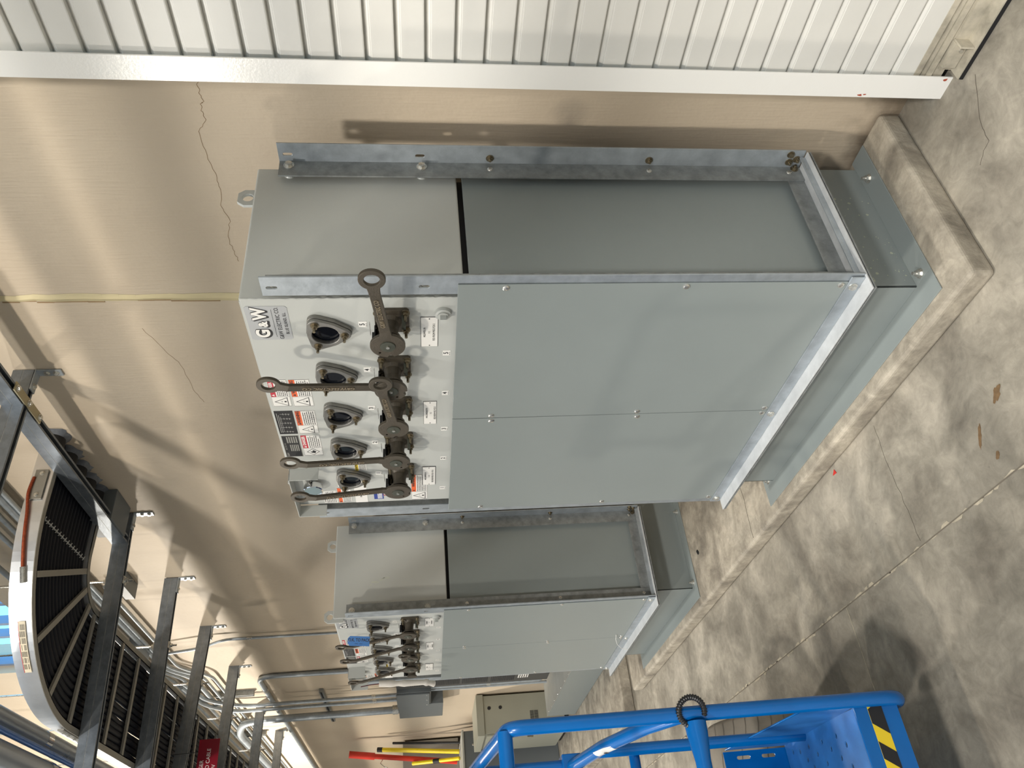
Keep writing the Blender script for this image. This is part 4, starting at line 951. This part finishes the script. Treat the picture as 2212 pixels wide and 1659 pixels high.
g = G(); g.box(-7.05, -7.03, BY-.040, BY-.022, .50, .54, brassy); g.cyl((-7.04, BY-.035, .50), (-7.04, BY-.035, .48), .012, brassy, 14); g.build('padlock', t)
# darker box beyond
t = thing('grey_enclosure', (-8.4, -.4, .1), 'wide dark grey enclosure beyond the beige cabinet', 'cabinet')
G().box(-9.6, -7.90, -.80, -.09, .092, 1.16, boxgrey).build('body', t, bevel=.006)
G().box(-9.62, -7.88, -.82, -.08, 1.16, 1.182, dusty).build('top', t, bevel=.003)
each('screw', t, [('dome', (-7.90, q, 1.06), X, .012, .006) for q in (-.24, -.5)])
G().box(-10.6, -8.93, -.30, YW-.02, 1.183, 1.87, mat('light_grey_enclosure', hexc(150, 146, 138), .55, var=.04)).build('wall_enclosure', bevel=.006, label='light grey enclosure behind the red and yellow poles', category='cabinet')
# poles standing on the grey enclosure and leaning on the wall
g = G(); g.tube([(-8.78, -.25, 1.215), (-8.66, -.12, 2.34)], .030, redp, 14); g.tube([(-8.68, -.135, 2.20), (-8.64, -.10, 2.50)], .040, redp, 16)
t = g.build('hot_stick', label='red pole with a small hook, leaning on top of the grey enclosure', category='pole')
g = G(); g.tube([(-8.69, -.17, 2.10), (-8.66, -.22, 2.13), (-8.64, -.26, 2.09), (-8.66, -.28, 2.04)], .005, zinc, 6); g.build('hook', t)
g = G(); g.tube([(-8.33, -.22, 1.20), (-8.52, -.10, 2.10)], .025, yellowp, 14); t = g.build('hot_stick', label='yellow pole with black cap, tallest of the yellow poles on the grey enclosure', category='pole', group='yellow poles')
G().cyl((-8.52, -.10, 2.10), (-8.532, -.093, 2.16), .028, blackm, 14).build('cap', t)
g = G(); g.tube([(-8.38, -.285, 1.20), (-8.70, -.245, 1.75)], .022, yellowp, 14); t = g.build('hot_stick', label='shorter yellow pole with a black grip beside the red pole', category='pole', group='yellow poles')
G().cyl((-8.514, -.268, 1.43), (-8.555, -.263, 1.50), .027, blackm, 14).build('grip', t)
G().tube([(-8.25, -.14, 1.195), (-8.60, -.02, 1.98)], .014, blackm, 10).build('black_rod', label='thin black rod leaning on the wall behind the yellow poles', category='rod')

# ------------------------------------------------------------------ blue aerial lift
L0 = (-.9, -1.9, .0)
lift = thing('aerial_lift', L0, 'blue aerial lift with tubular basket and hazard-striped edge in the foreground', 'lift')
YL = -1.56; XLt = -.63; RT = .0205
# near corner post, bending into the top and bottom rails
g = G(); g.tube(bend([(-1.26, YL, 1.44), (-.74, YL, 1.385), (XLt-.02, YL, 1.375), (XLt, YL, .235), (-1.27, YL, .235)], .075, 8), RT, bluep, 18); g.build('corner_post', lift)
G().tube([(XLt-.035, YL-.005, 1.385), (XLt-.035, -2.8, 1.385)], RT, bluep, 16).build('top_rail', lift)
g = G(); g.tube([(XLt-.01, YL-.022, .862), (XLt-.01, YL-.05, .862), (XLt-.01, YL-.12, .862), (XLt-.01, -2.6, .862)], [.030, .029, .021, .0205], bluep, 16); mr_ = g.build('mid_rail', lift)
# corrugated black loop tying the mid rail to the post
lp = []
for k in range(120):
    a = -PI*.62+2*PI*.86*k/119; lp.append((XLt+.014*math.cos(a)+.010, YL-.002+.034*math.cos(a)+.004, .872+.036*math.sin(a)))
g = G(); g.tube(lp, [.0088 if (k//2) % 2 else .0066 for k in range(120)], blackp, 10); g.build('corrugated_loop', lift, label='black corrugated hose loop')
G().tube([(XLt-.01, YL, .885), (-.768, YL, .963), (-1.01, YL, 1.045), (-1.30, YL-.01, 1.115)], RT, bluep, 16).build('brace', lift)
g = G(); vs = []
for k in range(8):
    a = -PI*.15-PI*.6*k/7
    for (q, zc_) in ((-.945, 1.0225), (-1.045, 1.0575)): vs.append((q, YL+(RT+.0008)*math.sin(a), zc_+(RT+.0008)*math.cos(a)))
g.quad(vs, [(2*i, 2*i+1, 2*i+3, 2*i+2) for i in range(7)], white)
g.quad([(-1.0+p[0]*.008, YL-RT-.0016, 1.042+p[1]*.010) for p in circ(0, 0, 1, 10)], [tuple(range(10))], ink); g.build('sticker', lift, label='white pictogram sticker')
G().tube([(-1.10, YL, .30), (-1.10, YL, 1.06)], RT*.92, bluep, 16).build('post', lift)
G().tube([(-1.30, YL, 1.08), (-1.30, YL, 1.44)], RT*.92, bluep, 16).build('post', lift)
G().tube([(-1.13, YL-.01, .925), (-1.13, -2.6, .925)], RT*.85, bluep, 14).build('side_rail', lift)
g = G(); g.box(-1.34, -1.26, YL-.03, YL+.03, 1.075, 1.14, bluep); g.box(-1.32, -1.28, YL-.06, YL-.02, 1.06, 1.10, blackm); g.build('clamp', lift, bevel=.003)
g = G(); g.box(-1.42, -1.12, YL-.075, YL-.045, 1.39, 1.46, blackm); g.plate([(-1.40, 1.43), (-1.12, 1.40), (-1.12, 1.47), (-1.40, 1.50)], [], .004, (0, YL-.03, 0), X, Z, navy)
for q in (-1.34, -1.18): g.dome((q, YL-.028, 1.455), Y, .008, .006)
g.build('control_bracket', lift)
# deck with punched slots
g = G(); hl = []
for (hx_, hy_) in [(-.883, -1.606), (-.986, -1.603), (-1.087, -1.598), (-.938, -1.633), (-.835, -1.640), (-1.215, -1.590), (-1.160, -1.600), (-1.038, -1.629), (-1.120, -1.632), (-.889, -1.667), (-.99, -1.664), (-1.216, -1.645), (-1.085, -1.662), (-.837, -1.70), (-.94, -1.70), (-1.04, -1.70), (-1.14, -1.70)]: hl.append(slot(hx_, hy_, .012, .017, True, 4) if False else [(hx_+.006*c, hy_+.0085*q) for c, q in ((1, -.4), (.4, -1), (-.4, -1), (-1, -.4), (-1, .4), (-.4, 1), (.4, 1), (1, .4))])
g.plate([(-1.27, -2.6), (-.735, -2.6), (-.735, -1.562), (-1.27, -1.545)], hl, .004, (0, 0, .348), X, Y, blued); dk = g.build('deck', lift)
g = G(); g.quad([(-.735, YL, .350), (-.640, YL-.002, .396), (-.640, -2.6, .396), (-.735, -2.6, .350)], [(0, 1, 2, 3)], blued); g.box(-.642, -.636, -2.6, YL, .268, .398, bluep); hp = g.build('kick_plate', lift)
g = G(); y_ = YL-.018; g.box(-.6362, -.6350, -2.2, y_, .316, .359, yellow)
k = 0
while y_ > -2.2:
    g.quad([(-.6345, y_+.014, .359), (-.6345, y_-.030, .359), (-.6345, y_-.060, .316), (-.6345, y_-.016, .316)] if k else [(-.6345, y_-.008, .359), (-.6345, y_-.045, .359), (-.6345, y_-.075, .316), (-.6345, y_, .316), (-.6345, y_, .345)], [tuple(range(4 if k else 5))], blackm); y_ -= .105 if not k else .115; k += 1
g.build('hazard_stripe', hp, label='yellow and black hazard stripe')
g = G(); g.quad([(-.640, YL, .396), (-.645, YL, .500), (-1.27, YL, .565), (-1.27, YL, .350), (-.735, YL, .350)], [(0, 1, 2, 3, 4)], blued); g.quad([(-.640, YL+.004, .396), (-.645, YL+.004, .500), (-1.27, YL+.004, .565), (-1.27, YL+.004, .350), (-.735, YL+.004, .350)], [(4, 3, 2, 1, 0)], bluep)
g.tube([(-.640, YL+.002, .396), (-.645, YL+.002, .500), (-1.27, YL+.002, .565)], .003, bluep, 6); g.build('toe_board', lift)
g = G(); g.plate([(-2.6, .30), (YL-.005, .30), (YL-.005, .575), (-2.6, .575)], [slot(YL-.026, .505, .050, .012, True, 4), slot(YL-.026, .415, .050, .012, True, 4)], .004, (-1.275, 0, 0), Y, Z, bluep); g.build('end_plate', lift)
G().box(-1.24, -.66, -2.80, -2.50, .90, 1.38, navy).build('shade_block_high', lift, bevel=.01)  # unseen block added in the basket to shade the floor
G().box(-1.24, -.70, -2.45, -1.98, .352, .86, navy).build('shade_block_low', lift, bevel=.01)  # unseen block added on the deck, darkens the floor beside the lift
# base machine; tall rear block added out of view to keep lamps off the floor
g = G(); g.box(-2.9, -1.50, -2.6, -1.66, .14, .42, navy); g.box(-2.7, -1.70, -2.6, -1.72, .42, .62, navy); g.box(-2.8, -1.55, -3.9, -2.65, .20, 1.15, navy); g.cyl((-1.9, -1.9, .62), (-1.9, -1.9, .66), .09, navy, 24); g.box(-1.55, -1.30, -2.3, -1.72, .20, .40, bluep); g.build('chassis', lift, bevel=.02, seg=3)
# tyre
def wheel(cx, cy, par):
    R_, hw, n = .235, .105, 48
    prof = [(-hw, .15), (-hw-.002, .19), (-hw+.004, R_-.018), (-hw+.022, R_-.002), (0, R_), (hw-.022, R_-.002), (hw-.004, R_-.018), (hw+.002, .19), (hw, .15)]
    g = G(); vs = [(cx+r*math.cos(2*PI*k/n), cy+y_, R_+r*math.sin(2*PI*k/n)) for (y_, r) in prof for k in range(n)]; m_ = len(prof)
    g.quad(vs, [(j*n+k, j*n+(k+1) % n, (j+1)*n+(k+1) % n, (j+1)*n+k) for j in range(m_-1) for k in range(n)], tirem, True)
    for k in range(30):
        a = 2*PI*k/30; r1, r2 = R_-.006, R_+.0012
        for (ya, yb, yc, sh) in ((hw-.008, hw-.045, hw-.085, .055), (-hw+.008, -hw+.05, -hw+.09, -.05)):
            if k % 2 and sh < 0: yc = yb-.02 if yb < 0 else yb
            for (p, q, d0, d1) in ((ya, yb, 0, sh*.2), (yb, yc, sh*.2, sh)):
                da = .010
                v_ = [(cx+r2*math.cos(a+d0), cy+p, R_+r2*math.sin(a+d0)), (cx+r2*math.cos(a+d0+da), cy+p, R_+r2*math.sin(a+d0+da)), (cx+r2*math.cos(a+d1+da), cy+q, R_+r2*math.sin(a+d1+da)), (cx+r2*math.cos(a+d1), cy+q, R_+r2*math.sin(a+d1))]
                g.quad(v_, [(0, 1, 2, 3)], crackf)
    o = g.build('tyre', par)
    G().cyl((cx, cy-hw*.8, R_), (cx, cy+hw*.8, R_), .15, navy, 32).build('rim', o)
wheel(-1.70, -1.50, lift)
wheel(-1.70, -2.45, lift)

# tidy the helper property
for o in bpy.data.objects:
    if '_o' in o: del o['_o']
